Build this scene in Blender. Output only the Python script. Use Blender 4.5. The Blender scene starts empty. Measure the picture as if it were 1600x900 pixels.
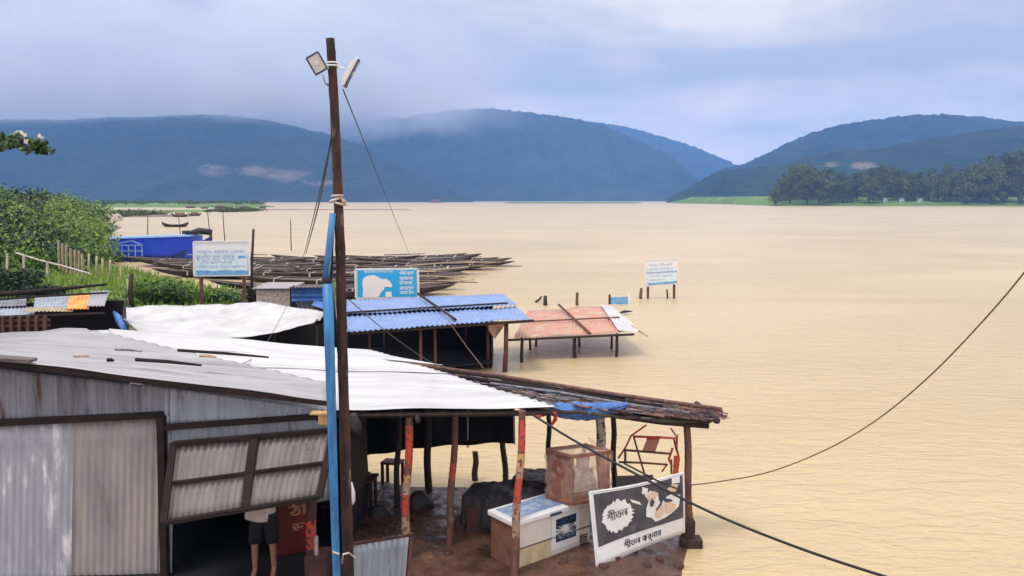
import bpy, math, random
import numpy as np
from mathutils import Vector, Matrix, noise as mnoise
random.seed(7)
rng = np.random.default_rng(11)
R = math.radians
sc = bpy.context.scene
COL = sc.collection

# ------------------------------------------------------------------ camera, sky, sun, exposure
H = 5.6                       # eye height above the flood water
F = 1300.0                    # focal length in photo pixels (photo 1600 x 900)
PITCH = math.atan((450 - 312) / F)
cam_d = bpy.data.cameras.new('camera')
cam = bpy.data.objects.new('camera', cam_d); COL.objects.link(cam)
cam_d.sensor_width = 36.0
cam_d.lens = 36.0 * F / 1600.0
cam_d.clip_start = 0.1; cam_d.clip_end = 40000
cam.location = (0, 0, H)
cam.rotation_euler = (math.pi / 2 - PITCH, 0, 0)
sc.camera = cam

SUN_EL, SUN_AZ = R(68), R(235)          # azimuth measured clockwise from +Y
w = bpy.data.worlds.new('World'); sc.world = w; w.use_nodes = True
nt = w.node_tree; nt.nodes.clear()
def N(t, kind, **kw):
    n = t.nodes.new(kind)
    for k, v in kw.items():
        if k in n.inputs.keys(): n.inputs[k].default_value = v
        else: setattr(n, k, v)
    return n
out = N(nt, 'ShaderNodeOutputWorld')
bg = N(nt, 'ShaderNodeBackground'); bg.inputs['Strength'].default_value = 0.10
sky = N(nt, 'ShaderNodeTexSky', sky_type='NISHITA', sun_disc=False, sun_elevation=SUN_EL, sun_rotation=SUN_AZ)
tc = N(nt, 'ShaderNodeTexCoord')
mp = N(nt, 'ShaderNodeMapping'); mp.inputs['Scale'].default_value = (1.0, 1.0, 3.2); mp.inputs['Location'].default_value = (3.1, 0.2, 0.4)
nz = N(nt, 'ShaderNodeTexNoise'); nz.inputs['Scale'].default_value = 2.6; nz.inputs['Detail'].default_value = 6; nz.inputs['Roughness'].default_value = 0.52; nz.inputs['Distortion'].default_value = 0.35
rp = N(nt, 'ShaderNodeValToRGB')
rp.color_ramp.elements[0].position = 0.40; rp.color_ramp.elements[0].color = (.66, .685, .75, 1)
rp.color_ramp.elements[1].position = 0.58; rp.color_ramp.elements[1].color = (1.16, 1.03, .95, 1)
sep = N(nt, 'ShaderNodeSeparateXYZ')
mr = N(nt, 'ShaderNodeMapRange'); mr.interpolation_type = 'SMOOTHSTEP'
mr.inputs['From Min'].default_value = 0.25; mr.inputs['From Max'].default_value = 0.75
mr.inputs['To Min'].default_value = 9.0; mr.inputs['To Max'].default_value = 14.0
ml = N(nt, 'ShaderNodeVectorMath', operation='SCALE')
mx = N(nt, 'ShaderNodeMix', data_type='RGBA'); mx.inputs[0].default_value = 0.93
L = nt.links.new
L(tc.outputs['Generated'], mp.inputs['Vector']); L(mp.outputs[0], nz.inputs['Vector']); L(nz.outputs['Fac'], rp.inputs[0])
L(tc.outputs['Generated'], sep.inputs[0]); L(sep.outputs['Z'], mr.inputs['Value'])
L(rp.outputs[0], ml.inputs[0])
hg = N(nt, 'ShaderNodeMapRange'); hg.interpolation_type = 'SMOOTHSTEP'     # thin bright cloud low over the horizon
hg.inputs['From Min'].default_value = 0.0; hg.inputs['From Max'].default_value = 0.15; hg.inputs['To Min'].default_value = 2.1; hg.inputs['To Max'].default_value = 1.0
hm_ = N(nt, 'ShaderNodeMath', operation='MULTIPLY'); L(sep.outputs['Z'], hg.inputs['Value']); L(hg.outputs[0], hm_.inputs[0]); L(mr.outputs[0], hm_.inputs[1]); L(hm_.outputs[0], ml.inputs['Scale'])
L(sky.outputs[0], mx.inputs[6]); L(ml.outputs[0], mx.inputs[7]); L(mx.outputs[2], bg.inputs['Color']); L(bg.outputs[0], out.inputs['Surface'])

sd = bpy.data.lights.new('sun', 'SUN'); sun = bpy.data.objects.new('sun', sd); COL.objects.link(sun)
sd.energy = 1.5; sd.angle = R(14); sd.color = (1.0, 0.95, 0.88)
sdir = Vector((math.sin(SUN_AZ) * math.cos(SUN_EL), math.cos(SUN_AZ) * math.cos(SUN_EL), math.sin(SUN_EL)))
sun.rotation_euler = sdir.to_track_quat('Z', 'Y').to_euler()
sun.location = (0, -20, 40)

sc.view_settings.view_transform = 'Standard'; sc.view_settings.look = 'None'
sc.view_settings.exposure = 0.32; sc.view_settings.gamma = 1.0
sc.render.engine = 'CYCLES'
sc.cycles.use_denoising = True
sc.cycles.max_bounces = 6; sc.cycles.volume_bounces = 3; sc.cycles.transparent_max_bounces = 8

# ------------------------------------------------------------------ helpers
CP, SP = math.cos(PITCH), math.sin(PITCH)
def P(u, v, Y):
    """the world point at forward distance Y seen at photo pixel (u, v)"""
    x = (u - 800) / F; yc = (450 - v) / F
    d = Vector((x, CP + yc * SP, -SP + yc * CP))
    return Vector((0, 0, H)) + d * (Y / d.y)
def PZ(u, v, z):
    x = (u - 800) / F; yc = (450 - v) / F
    d = Vector((x, CP + yc * SP, -SP + yc * CP))
    return Vector((0, 0, H)) + d * ((z - H) / d.z)

OFF = {}
class MB:
    def __init__(s): s.v = []; s.f = []; s.mi = []
    def add(s, vs, fs, mi=0):
        b = len(s.v); s.v += [tuple(p) for p in vs]
        for f in fs: s.f.append(tuple(i + b for i in f)); s.mi.append(mi)
        return s
    def box(s, c, size, rot=None, mi=0, taper=1.0):
        c = Vector(c); sx, sy, sz = [k / 2 for k in size]
        vs = []
        for z in (-sz, sz):
            t = taper if z > 0 else 1.0
            for x, y in ((-sx, -sy), (sx, -sy), (sx, sy), (-sx, sy)):
                p = Vector((x * t, y * t, z))
                vs.append(c + (rot @ p if rot else p))
        return s.add(vs, [(0, 3, 2, 1), (4, 5, 6, 7), (0, 1, 5, 4), (1, 2, 6, 5), (2, 3, 7, 6), (3, 0, 4, 7)], mi)
    def hexa(s, bot, top, mi=0):
        return s.add(list(bot) + list(top), [(0, 3, 2, 1), (4, 5, 6, 7), (0, 1, 5, 4), (1, 2, 6, 5), (2, 3, 7, 6), (3, 0, 4, 7)], mi)
    def slab(s, q, th, mi=0):
        q = [Vector(p) for p in q]
        n = (q[1] - q[0]).cross(q[3] - q[0]).normalized() * th / 2
        return s.hexa([p - n for p in q], [p + n for p in q], mi)
    def bar(s, a, b, w=0.05, h=None, mi=0, roll=0):
        a = Vector(a); b = Vector(b); h = h or w
        d = (b - a); q = d.to_track_quat('Y', 'Z').to_matrix()
        if roll: q = q @ Matrix.Rotation(roll, 3, 'Y')
        return s.box((a + b) / 2, (w, d.length, h), q, mi)
    def tube(s, pts, r, n=8, mi=0, cap=True, wob=0.0):
        pts = [Vector(p) for p in pts]; m = len(pts)
        rr = r if isinstance(r, (list, tuple)) else [r] * m
        vs = []; fs = []; up = None
        for i, p in enumerate(pts):
            t = (pts[min(i + 1, m - 1)] - pts[max(i - 1, 0)]).normalized()
            if up is None:
                up = Vector((0, 0, 1)) if abs(t.z) < .9 else Vector((1, 0, 0))
            a = t.cross(up).normalized(); b = a.cross(t).normalized(); up = b
            for k in range(n):
                an = 2 * math.pi * k / n; q = rr[i] * (1 + wob * (random.random() - .5))
                vs.append(p + a * math.cos(an) * q + b * math.sin(an) * q)
        for i in range(m - 1):
            for k in range(n):
                k2 = (k + 1) % n
                fs.append((i * n + k, i * n + k2, (i + 1) * n + k2, (i + 1) * n + k))
        if cap:
            fs.append(tuple(range(n))[::-1]); fs.append(tuple((m - 1) * n + k for k in range(n)))
        return s.add(vs, fs, mi)
    def build(s, name, mats, parent=None, smooth=False, loc=None, bevel=0):
        if not isinstance(mats, (list, tuple)): mats = [mats]
        off = OFF.get(parent.name, Vector((0, 0, 0))) if parent else (Vector(loc) if loc else Vector((0, 0, 0)))
        me = bpy.data.meshes.new(name)
        me.from_pydata([(p[0] - off.x, p[1] - off.y, p[2] - off.z) for p in s.v], [], s.f)
        for m in mats: me.materials.append(m)
        if len(mats) > 1: me.polygons.foreach_set('material_index', s.mi)
        if smooth: me.polygons.foreach_set('use_smooth', [True] * len(s.f))
        me.update()
        o = bpy.data.objects.new(name, me); COL.objects.link(o)
        if parent: o.parent = parent
        elif loc: o.location = loc
        OFF[o.name] = off
        if bevel:
            md = o.modifiers.new('edge', 'BEVEL'); md.width = bevel; md.segments = 2; md.limit_method = 'ANGLE'
        return o
def tag(o, label=None, cat=None, group=None, kind=None):
    if label: o['label'] = label
    if cat: o['category'] = cat
    if group: o['group'] = group
    if kind: o['kind'] = kind
    return o
def thing(name, label, cat, loc=(0, 0, 0), group=None):
    o = bpy.data.objects.new(name, None); COL.objects.link(o); o.location = loc
    o.empty_display_size = 0.2
    OFF[o.name] = Vector(loc)
    return tag(o, label, cat, group)
def copy_tree(o, parent=None):
    c = o.copy(); COL.objects.link(c)
    if parent: c.parent = parent
    for ch in [k for k in KIDS.get(o.name, [])]: copy_tree(ch, c)
    return c
KIDS = {}
def index_kids(o):
    KIDS[o.name] = [k for k in bpy.data.objects if k.parent == o]
    for k in KIDS[o.name]: index_kids(k)

def grid_mesh(mb, q, nu, nv, fn=None, th=0.0, mi=0):
    """bilinear patch q = c00, c10, c11, c01 ; fn(s,t)->offset along normal ; solid when th"""
    q = [Vector(p) for p in q]
    n = (q[1] - q[0]).cross(q[3] - q[0]).normalized()
    if n.z < 0 and abs(n.z) > .3: n = -n
    top = []
    for j in range(nv + 1):
        t = j / nv
        for i in range(nu + 1):
            s_ = i / nu
            p = (q[0] * (1 - s_) + q[1] * s_) * (1 - t) + (q[3] * (1 - s_) + q[2] * s_) * t
            top.append(p + n * (fn(s_, t) if fn else 0))
    W = nu + 1
    fs = [(j * W + i, j * W + i + 1, (j + 1) * W + i + 1, (j + 1) * W + i) for j in range(nv) for i in range(nu)]
    if th:
        b = len(top); bot = [p - n * th for p in top]
        fs += [tuple(k + b for k in f)[::-1] for f in fs]
        edge = [j for j in range(W)] + [j * W + nu for j in range(1, nv + 1)] + [nv * W + i for i in range(nu - 1, -1, -1)] + [j * W for j in range(nv - 1, 0, -1)]
        for k in range(len(edge)):
            a, c = edge[k], edge[(k + 1) % len(edge)]
            fs.append((a, a + b, c + b, c))
        top += bot
    mb.add(top, fs, mi)
    return mb
def corr(q, along='v', period=0.09, amp=0.012, th=0.004, other=6, sag=0.0, seed=0.0, rough=0.0, mb=None):
    """corrugated sheet; ridges run along 'v' (so the wave goes over u) or along 'u'"""
    q = [Vector(p) for p in q]
    lu = (q[1] - q[0]).length; lv = (q[3] - q[0]).length
    def nzf(s_, t):
        r = sag * -4 * s_ * (1 - s_)
        if rough: r += rough * mnoise.noise(Vector((s_ * lu * .9 + seed, t * lv * .9, seed)))
        return r
    if along == 'v':
        nu = max(4, int(lu / period * 5)); nv = other
        fn = lambda s_, t: amp * math.sin(2 * math.pi * s_ * lu / period) + nzf(s_, t)
    else:
        nv = max(4, int(lv / period * 5)); nu = other
        fn = lambda s_, t: amp * math.sin(2 * math.pi * t * lv / period) + nzf(s_, t)
    return grid_mesh(mb or MB(), q, nu, nv, fn, th)

# ------------------------------------------------------------------ materials
MATS = {}
def pm(name, c1, c2=None, c3=None, scale=3.0, rough=0.75, metal=0.0, bump=0.15, bscale=None, stretch=(1, 1, 1), spec=0.4, sharp=(0.4, 0.62), rust=None, rustat=0.62):
    if name in MATS: return MATS[name]
    m = bpy.data.materials.new(name); m.use_nodes = True; t = m.node_tree
    b = t.nodes['Principled BSDF']; b.inputs['Roughness'].default_value = rough; b.inputs['Metallic'].default_value = metal
    b.inputs['Specular IOR Level'].default_value = spec
    c2 = c2 or tuple(k * .72 for k in c1)
    co = N(t, 'ShaderNodeTexCoord'); mpn = N(t, 'ShaderNodeMapping'); mpn.inputs['Scale'].default_value = stretch
    t.links.new(co.outputs['Object'], mpn.inputs['Vector'])
    n1 = N(t, 'ShaderNodeTexNoise'); n1.inputs['Scale'].default_value = scale; n1.inputs['Detail'].default_value = 7; n1.inputs['Roughness'].default_value = .62
    t.links.new(mpn.outputs[0], n1.inputs['Vector'])
    r = N(t, 'ShaderNodeValToRGB'); e = r.color_ramp.elements
    e[0].position = sharp[0]; e[0].color = (*c1, 1); e[1].position = sharp[1]; e[1].color = (*c2, 1)
    if c3:
        x = e.new(min(.97, sharp[1] + .12)); x.color = (*c3, 1)
    t.links.new(n1.outputs['Fac'], r.inputs[0]); src = r.outputs[0]
    if rust:
        n3 = N(t, 'ShaderNodeTexNoise'); n3.inputs['Scale'].default_value = scale * .8; n3.inputs['Detail'].default_value = 9; n3.inputs['Roughness'].default_value = .7
        mp3 = N(t, 'ShaderNodeMapping'); mp3.inputs['Location'].default_value = (7.3, 2.1, 4.4); mp3.inputs['Scale'].default_value = stretch
        t.links.new(co.outputs['Object'], mp3.inputs['Vector']); t.links.new(mp3.outputs[0], n3.inputs['Vector'])
        r3 = N(t, 'ShaderNodeValToRGB'); r3.color_ramp.elements[0].position = rustat; r3.color_ramp.elements[0].color = (0, 0, 0, 1)
        r3.color_ramp.elements[1].position = rustat + .07; r3.color_ramp.elements[1].color = (1, 1, 1, 1)
        t.links.new(n3.outputs['Fac'], r3.inputs[0])
        mm = N(t, 'ShaderNodeMix', data_type='RGBA'); t.links.new(r3.outputs[0], mm.inputs[0]); t.links.new(src, mm.inputs[6]); mm.inputs[7].default_value = (*rust, 1)
        src = mm.outputs[2]
    t.links.new(src, b.inputs['Base Color'])
    if bump:
        n2 = N(t, 'ShaderNodeTexNoise'); n2.inputs['Scale'].default_value = bscale or scale * 6; n2.inputs['Detail'].default_value = 5
        t.links.new(mpn.outputs[0], n2.inputs['Vector'])
        bp = N(t, 'ShaderNodeBump'); bp.inputs['Strength'].default_value = bump; bp.inputs['Distance'].default_value = 0.03
        t.links.new(n2.outputs['Fac'], bp.inputs['Height']); t.links.new(bp.outputs[0], b.inputs['Normal'])
    MATS[name] = m; return m

M = dict(
    white_roof=pm('white_roof_sheet', (.64, .64, .645), (.50, .505, .52), (.32, .32, .34), scale=1.3, rough=.55, bump=.12, stretch=(.35, 2.6, 1), sharp=(.40, .64), rust=(.40, .30, .23), rustat=.70),
    white_tarp=pm('white_tarpaulin', (.62, .62, .615), (.50, .50, .49), (.40, .385, .36), scale=1.4, rough=.6, bump=.25, bscale=2.5),
    grey_roof=pm('grey_tin_roof', (.42, .42, .43), (.30, .295, .305), (.19, .185, .19), scale=1.3, rough=.55, bump=.1, stretch=(.4, 2.5, 1), sharp=(.4, .66), rust=(.16, .11, .09), rustat=.70),
    tin=pm('galvanised_tin', (.42, .46, .53), (.29, .32, .37), (.17, .17, .19), scale=2.4, rough=.5, metal=.2, bump=.08, stretch=(2.6, 1, .3), sharp=(.36, .62), rust=(.13, .075, .055), rustat=.60),
    tin_dull=pm('dull_galvanised_tin', (.30, .32, .36), (.20, .21, .235), (.12, .10, .10), scale=2.6, rough=.6, metal=.15, bump=.08, stretch=(2.8, 1, .28), sharp=(.34, .58), rust=(.12, .065, .045), rustat=.575),
    tin_patch=pm('flaking_whitewashed_tin', (.36, .37, .41), (.44, .45, .49), (.82, .82, .82), scale=3.4, rough=.6, bump=.1, stretch=(2.2, 1, .5), sharp=(.42, .56)),
    tin_warm=pm('warm_grey_flat_tin', (.42, .37, .35), (.29, .28, .29), (.20, .17, .16), scale=2.0, stretch=(1.6, 1, .5), rough=.55, bump=.05, sharp=(.35, .65)),
    tin_flap=pm('brownish_tin_shutter', (.27, .235, .225), (.18, .16, .158), (.34, .24, .18), scale=1.7, rough=.6, bump=.08, stretch=(2.6, 1, .4), sharp=(.38, .6)),
    beam=pm('weathered_dark_timber', (.024, .013, .011), (.012, .008, .007), scale=5, rough=.85, bump=.4, stretch=(.4, 1, 1)),
    pole=pm('bark_brown_pole', (.085, .038, .027), (.022, .015, .014), (.22, .10, .065), scale=7, rough=.8, bump=.6, stretch=(1, 1, .35), rust=(.26, .17, .13), rustat=.60),
    post=pm('bare_brown_post', (.17, .075, .05), (.09, .042, .03), (.28, .17, .13), scale=7, rough=.8, bump=.4, stretch=(1, 1, .3)),
    dark_post=pm('dark_wet_post', (.05, .028, .022), (.022, .015, .013), scale=7, rough=.7, bump=.4, stretch=(1, 1, .3)),
    red_paint=pm('flaking_red_paint', (.50, .05, .03), (.34, .05, .035), (.36, .20, .14), scale=10, rough=.55, bump=.2, stretch=(1, 1, .5), sharp=(.45, .6)),
    white_paint=pm('worn_white_paint', (.66, .60, .56), (.42, .30, .25), scale=8, rough=.6, bump=.2),
    yellow_paint=pm('worn_yellow_paint', (.55, .33, .10), (.36, .18, .10), scale=6, rough=.6, bump=.2),
    blue_pipe=pm('blue_plastic_pipe', (.055, .25, .52), (.035, .14, .34), (.20, .38, .56), scale=6, rough=.45, bump=.15, stretch=(2, 2, .3), sharp=(.42, .6), rust=(.25, .32, .38), rustat=.66),
    blue_roof=pm('blue_tin_roof', (.25, .36, .62), (.17, .26, .52), (.44, .50, .64), scale=3.0, rust=(.22, .21, .24), rustat=.62, rough=.5, bump=.08, sharp=(.4, .6), stretch=(.5, 1.6, 1)),
    blue_sheet=pm('blue_sheet', (.07, .18, .52), (.05, .12, .36), (.2, .38, .66), scale=3, rough=.5, bump=.2),
    blue_tarp=pm('crumpled_blue_tarpaulin', (.09, .24, .60), (.05, .13, .38), (.36, .50, .74), scale=8, rough=.45, bump=.5),
    red_roof=pm('faded_red_tin_roof', (.56, .25, .18), (.54, .37, .28), (.68, .56, .46), scale=2.2, rough=.65, bump=.15, sharp=(.38, .6), rust=(.42, .22, .14), rustat=.6),
    black_cloth_and_shade=pm('black_tarpaulin_and_shade', (.010, .010, .014), (.006, .006, .008), scale=2, rough=.75, bump=.3, bscale=4),  # tarpaulin cloth; also paints the interior shade of stall and shack
    dark_cloth=pm('dark_damp_cover', (.035, .032, .036), (.02, .018, .02), (.07, .065, .075), scale=5, rough=.5, bump=.6),
    thatch=pm('old_bamboo_thatch', (.10, .075, .07), (.04, .032, .032), (.28, .25, .26), scale=4, rough=.85, bump=.6, stretch=(.5, 2, 1)),
    thatch_b=pm('grey_plastic_scraps', (.26, .27, .31), (.11, .11, .13), (.46, .46, .50), scale=6, rough=.6, bump=.4),
    thatch_c=pm('reddish_bamboo_scraps', (.22, .11, .085), (.11, .06, .05), scale=6, rough=.8, bump=.4),
    bamboo=pm('dry_bamboo', (.50, .40, .26), (.34, .26, .17), scale=5, rough=.7, bump=.2),
    freezer=pm('yellowed_white_enamel', (.72, .66, .60), (.66, .55, .42), (.55, .30, .16), scale=3.5, rough=.5, bump=.05, sharp=(.45, .66), rust=(.30, .12, .06), rustat=.61),
    freezer_side=pm('brown_rusted_enamel', (.24, .11, .07), (.15, .065, .045), scale=3, rough=.6, bump=.1),
    lid_rim=pm('white_lid_rim', (.82, .82, .82), (.72, .70, .68), scale=5, rough=.45, bump=.05),
    lid_blue=pm('worn_pale_blue_lid', (.38, .48, .62), (.16, .25, .46), (.62, .66, .72), scale=7, rough=.45, bump=.2, sharp=(.42, .56)),
    poster=pm('white_poster_paper', (.80, .80, .80), (.74, .74, .75), scale=3, rough=.5, bump=0),
    navy=pm('navy_print', (.02, .045, .13), (.012, .02, .05), (.08, .18, .42), scale=9, rough=.5, bump=0),
    ink=pm('black_ink', (.015, .015, .018), scale=4, rough=.6, bump=0),
    blue_ink=pm('pale_blue_ink', (.30, .38, .62), (.36, .46, .68), scale=4, rough=.6, bump=0),
    banner_grey=pm('dark_grey_print', (.085, .085, .10), (.05, .048, .06), (.17, .17, .19), scale=2.4, rough=.5, bump=.1, bscale=4, sharp=(.38, .6)),
    banner_white=pm('white_print', (.80, .80, .80), (.74, .73, .72), scale=3, rough=.5, bump=.05),
    skin_print=pm('tan_print', (.72, .56, .40), (.66, .50, .36), scale=3, rough=.5, bump=0),
    wrap=None,
    crate_wood=pm('reddish_crate_wood', (.30, .125, .075), (.17, .07, .05), scale=5, rough=.7, bump=.3),
    crate_dark=pm('dark_brown_board', (.085, .034, .027), (.05, .02, .018), scale=4, rough=.7, bump=.2),
    mud=None,
    fridge_red=pm('red_fridge_enamel', (.15, .022, .016), (.07, .014, .012), scale=3, rough=.4, bump=.05),
    tan_letter=pm('tan_letters', (.42, .24, .13), (.26, .13, .08), scale=8, rough=.5, bump=0),
    red_metal=pm('orange_red_painted_tube', (.72, .13, .06), (.50, .08, .05), scale=9, rough=.5, bump=.1),
    rust_metal=pm('dark_rusty_tube', (.10, .035, .025), (.20, .07, .05), scale=9, rough=.6, bump=.2),
    yellow_box=pm('yellow_wooden_box', (.62, .42, .16), (.46, .27, .1), scale=6, rough=.6, bump=.2),
    orange_tin=pm('orange_yellow_painted_tin', (.80, .45, .09), (.82, .22, .03), (.78, .62, .30), scale=3, rough=.5, bump=.05),
    boat=pm('tarred_boat_timber', (.050, .036, .033), (.028, .022, .022), (.10, .078, .07), scale=3, rough=.75, bump=.4, stretch=(.3, 2, 2)),
    boat_in=pm('grey_deck_boards', (.21, .175, .16), (.10, .08, .075), (.34, .29, .27), scale=3, rough=.8, bump=.5, stretch=(.3, 3, 2)),
    boat_rib=pm('pale_boat_ribs', (.55, .49, .44), (.40, .35, .31), scale=6, rough=.7, bump=.2),
    launch_blue=pm('blue_launch_paint', (.025, .075, .64), (.022, .065, .55), scale=.5, rough=.4, bump=.03),
    launch_dark=pm('darker_blue_hull', (.016, .035, .24), (.014, .03, .18), scale=.8, rough=.4, bump=.03),
    launch_pale=pm('pale_blue_rail_paint', (.30, .48, .74), (.24, .40, .66), scale=2, rough=.5, bump=0),
    tyre=pm('black_rubber', (.02, .02, .022), scale=8, rough=.8, bump=.2),
    sign_white=pm('faded_white_board', (.84, .85, .87), (.80, .82, .86), scale=2, rough=.4, bump=0),
    sign_pale=pm('pale_cyan_board', (.62, .80, .87), (.74, .84, .88), scale=3, rough=.4, bump=0, sharp=(.45, .55)),
    sign_cyan=pm('sky_blue_board', (.03, .44, .86), (.03, .40, .82), scale=1.5, rough=.4, bump=0),
    sign_blue=pm('mid_blue_board', (.12, .32, .62), (.22, .50, .78), scale=5, rough=.4, bump=0),
    lamp_case=pm('white_lamp_casting', (.82, .82, .83), (.72, .72, .74), scale=5, rough=.4, bump=0),
    lamp_dark=pm('dark_lamp_frame', (.03, .045, .08), (.05, .06, .09), scale=5, rough=.5, bump=0),
    lamp_glass=pm('frosted_lamp_glass', (.72, .70, .68), (.62, .60, .60), scale=9, rough=.2, bump=0),
    cable=pm('black_cable', (.016, .014, .016), scale=4, rough=.5, bump=0),
    rope=pm('brown_rope', (.16, .10, .06), (.10, .06, .04), scale=9, rough=.9, bump=.3),
    leaf=pm('leafy_green', (.13, .23, .035), (.035, .08, .016), (.30, .36, .07), scale=.33, rough=.6, bump=0, sharp=(.40, .58)),
    leaf_dark=pm('dark_leaves', (.028, .052, .018), (.014, .028, .012), (.055, .09, .03), scale=.8, rough=.6, bump=0),
    leaf_near=pm('broad_green_leaves', (.07, .13, .03), (.035, .07, .02), (.20, .30, .10), scale=6, rough=.35, bump=0),
    leaf_far=pm('distant_foliage', (.13, .16, .035), (.045, .06, .02), (.27, .27, .07), scale=.09, rough=.8, bump=0, sharp=(.38, .58)),
    grass=pm('bright_grass_blades', (.27, .38, .06), (.17, .28, .045), (.36, .36, .11), scale=.6, rough=.7, bump=0),
    twig=pm('brown_twigs', (.10, .065, .045), (.06, .04, .03), scale=4, rough=.9, bump=.3),
    trunk=pm('grey_brown_bark', (.09, .07, .055), (.05, .04, .032), scale=3, rough=.9, bump=.5),
    cream_fleck=pm('cream_flecks', (.85, .82, .70), (.8, .76, .6), scale=9, rough=.6, bump=0),
    skin=pm('brown_skin', (.33, .16, .10), (.28, .13, .085), scale=8, rough=.5, bump=.03),
    shirt=pm('cream_white_cotton', (.66, .58, .52), (.52, .44, .39), scale=5, rough=.8, bump=.3),
    shorts=pm('dark_cotton', (.008, .008, .010), (.014, .014, .017), scale=6, rough=.85, bump=.3),
    hair=pm('black_hair', (.01, .009, .008), scale=20, rough=.5, bump=.3),
    eye=pm('eye_white_glaze', (.75, .73, .7), scale=9, rough=.3, bump=0),
    house=pm('white_house_wall', (.75, .74, .72), scale=.6, rough=.7, bump=0),
)
def translucent_wrap():
    m = bpy.data.materials.new('clear_plastic_wrap'); m.use_nodes = True; t = m.node_tree
    b = t.nodes['Principled BSDF']; b.inputs['Base Color'].default_value = (.66, .46, .37, 1); b.inputs['Roughness'].default_value = .2
    tr = N(t, 'ShaderNodeBsdfTransparent'); mix = N(t, 'ShaderNodeMixShader')
    co = N(t, 'ShaderNodeTexCoord'); n1 = N(t, 'ShaderNodeTexNoise'); n1.inputs['Scale'].default_value = 4.5; n1.inputs['Detail'].default_value = 6; n1.inputs['Distortion'].default_value = 1.2
    mpn = N(t, 'ShaderNodeMapping'); mpn.inputs['Scale'].default_value = (1, 1, .6)
    t.links.new(co.outputs['Object'], mpn.inputs[0]); t.links.new(mpn.outputs[0], n1.inputs['Vector'])
    r = N(t, 'ShaderNodeValToRGB'); r.color_ramp.elements[0].position = .38; r.color_ramp.elements[0].color = (.16, .16, .16, 1); r.color_ramp.elements[1].position = .72; r.color_ramp.elements[1].color = (.62, .62, .62, 1)
    t.links.new(n1.outputs['Fac'], r.inputs[0]); t.links.new(r.outputs[0], mix.inputs[0])
    bp = N(t, 'ShaderNodeBump'); bp.inputs['Strength'].default_value = .8; bp.inputs['Distance'].default_value = .06
    t.links.new(n1.outputs['Fac'], bp.inputs['Height']); t.links.new(bp.outputs[0], b.inputs['Normal'])
    t.links.new(tr.outputs[0], mix.inputs[1]); t.links.new(b.outputs[0], mix.inputs[2]); t.links.new(mix.outputs[0], t.nodes['Material Output'].inputs[0])
    return m
M['wrap'] = translucent_wrap()
M['bleached'] = pm('bleached_bare_wood', (.40, .24, .17), (.26, .14, .10), (.52, .40, .33), scale=9, rough=.75, bump=.3, stretch=(1, 1, .35))
M['yellowed'] = pm('yellow_stained_enamel', (.62, .50, .33), (.50, .34, .18), (.34, .16, .09), scale=5, rough=.6, bump=.05, stretch=(1, 1, .4), sharp=(.42, .62))

def water_mat():
    m = bpy.data.materials.new('muddy_flood_water'); m.use_nodes = True; t = m.node_tree
    b = t.nodes['Principled BSDF']; b.inputs['Roughness'].default_value = .28; b.inputs['IOR'].default_value = 1.42
    b.inputs['Specular IOR Level'].default_value = .5
    co = N(t, 'ShaderNodeTexCoord')
    def nzn(scale, st, det, dist=0.0, rot=0.0):
        mpn = N(t, 'ShaderNodeMapping'); mpn.inputs['Scale'].default_value = st; mpn.inputs['Rotation'].default_value = (0, 0, rot)
        n = N(t, 'ShaderNodeTexNoise'); n.inputs['Scale'].default_value = scale; n.inputs['Detail'].default_value = det; n.inputs['Distortion'].default_value = dist
        t.links.new(co.outputs['Object'], mpn.inputs[0]); t.links.new(mpn.outputs[0], n.inputs['Vector']); return n
    a = nzn(1.25, (.8, 1.9, 1), 6, .8, .22)          # wind ripples, crests across the view
    c = nzn(4.3, (.8, 1.7, 1), 4, .6, -.25)
    d = nzn(.16, (.5, 1.6, 1), 3, .5, .05)           # broad swells
    big = nzn(.03, (1, 1.8, 1), 7, 1.4)
    r = N(t, 'ShaderNodeValToRGB'); e = r.color_ramp.elements
    e[0].position = .35; e[0].color = WCOL[0]; e[1].position = .65; e[1].color = WCOL[1]
    t.links.new(big.outputs['Fac'], r.inputs[0]); t.links.new(r.outputs[0], b.inputs['Base Color'])
    s1 = N(t, 'ShaderNodeMath', operation='MULTIPLY_ADD'); s1.inputs[1].default_value = .38
    s2 = N(t, 'ShaderNodeMath', operation='MULTIPLY_ADD'); s2.inputs[1].default_value = 1.1
    t.links.new(c.outputs['Fac'], s1.inputs[0]); t.links.new(a.outputs['Fac'], s1.inputs[2])
    t.links.new(d.outputs['Fac'], s2.inputs[0]); t.links.new(s1.outputs[0], s2.inputs[2])
    bp = N(t, 'ShaderNodeBump'); bp.inputs['Strength'].default_value = 1.0; bp.inputs['Distance'].default_value = .088
    t.links.new(s2.outputs[0], bp.inputs['Height']); t.links.new(bp.outputs[0], b.inputs['Normal'])
    return m
WCOL = ((.53, .395, .205, 1), (.64, .485, .265, 1))
M['water'] = water_mat()

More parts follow.
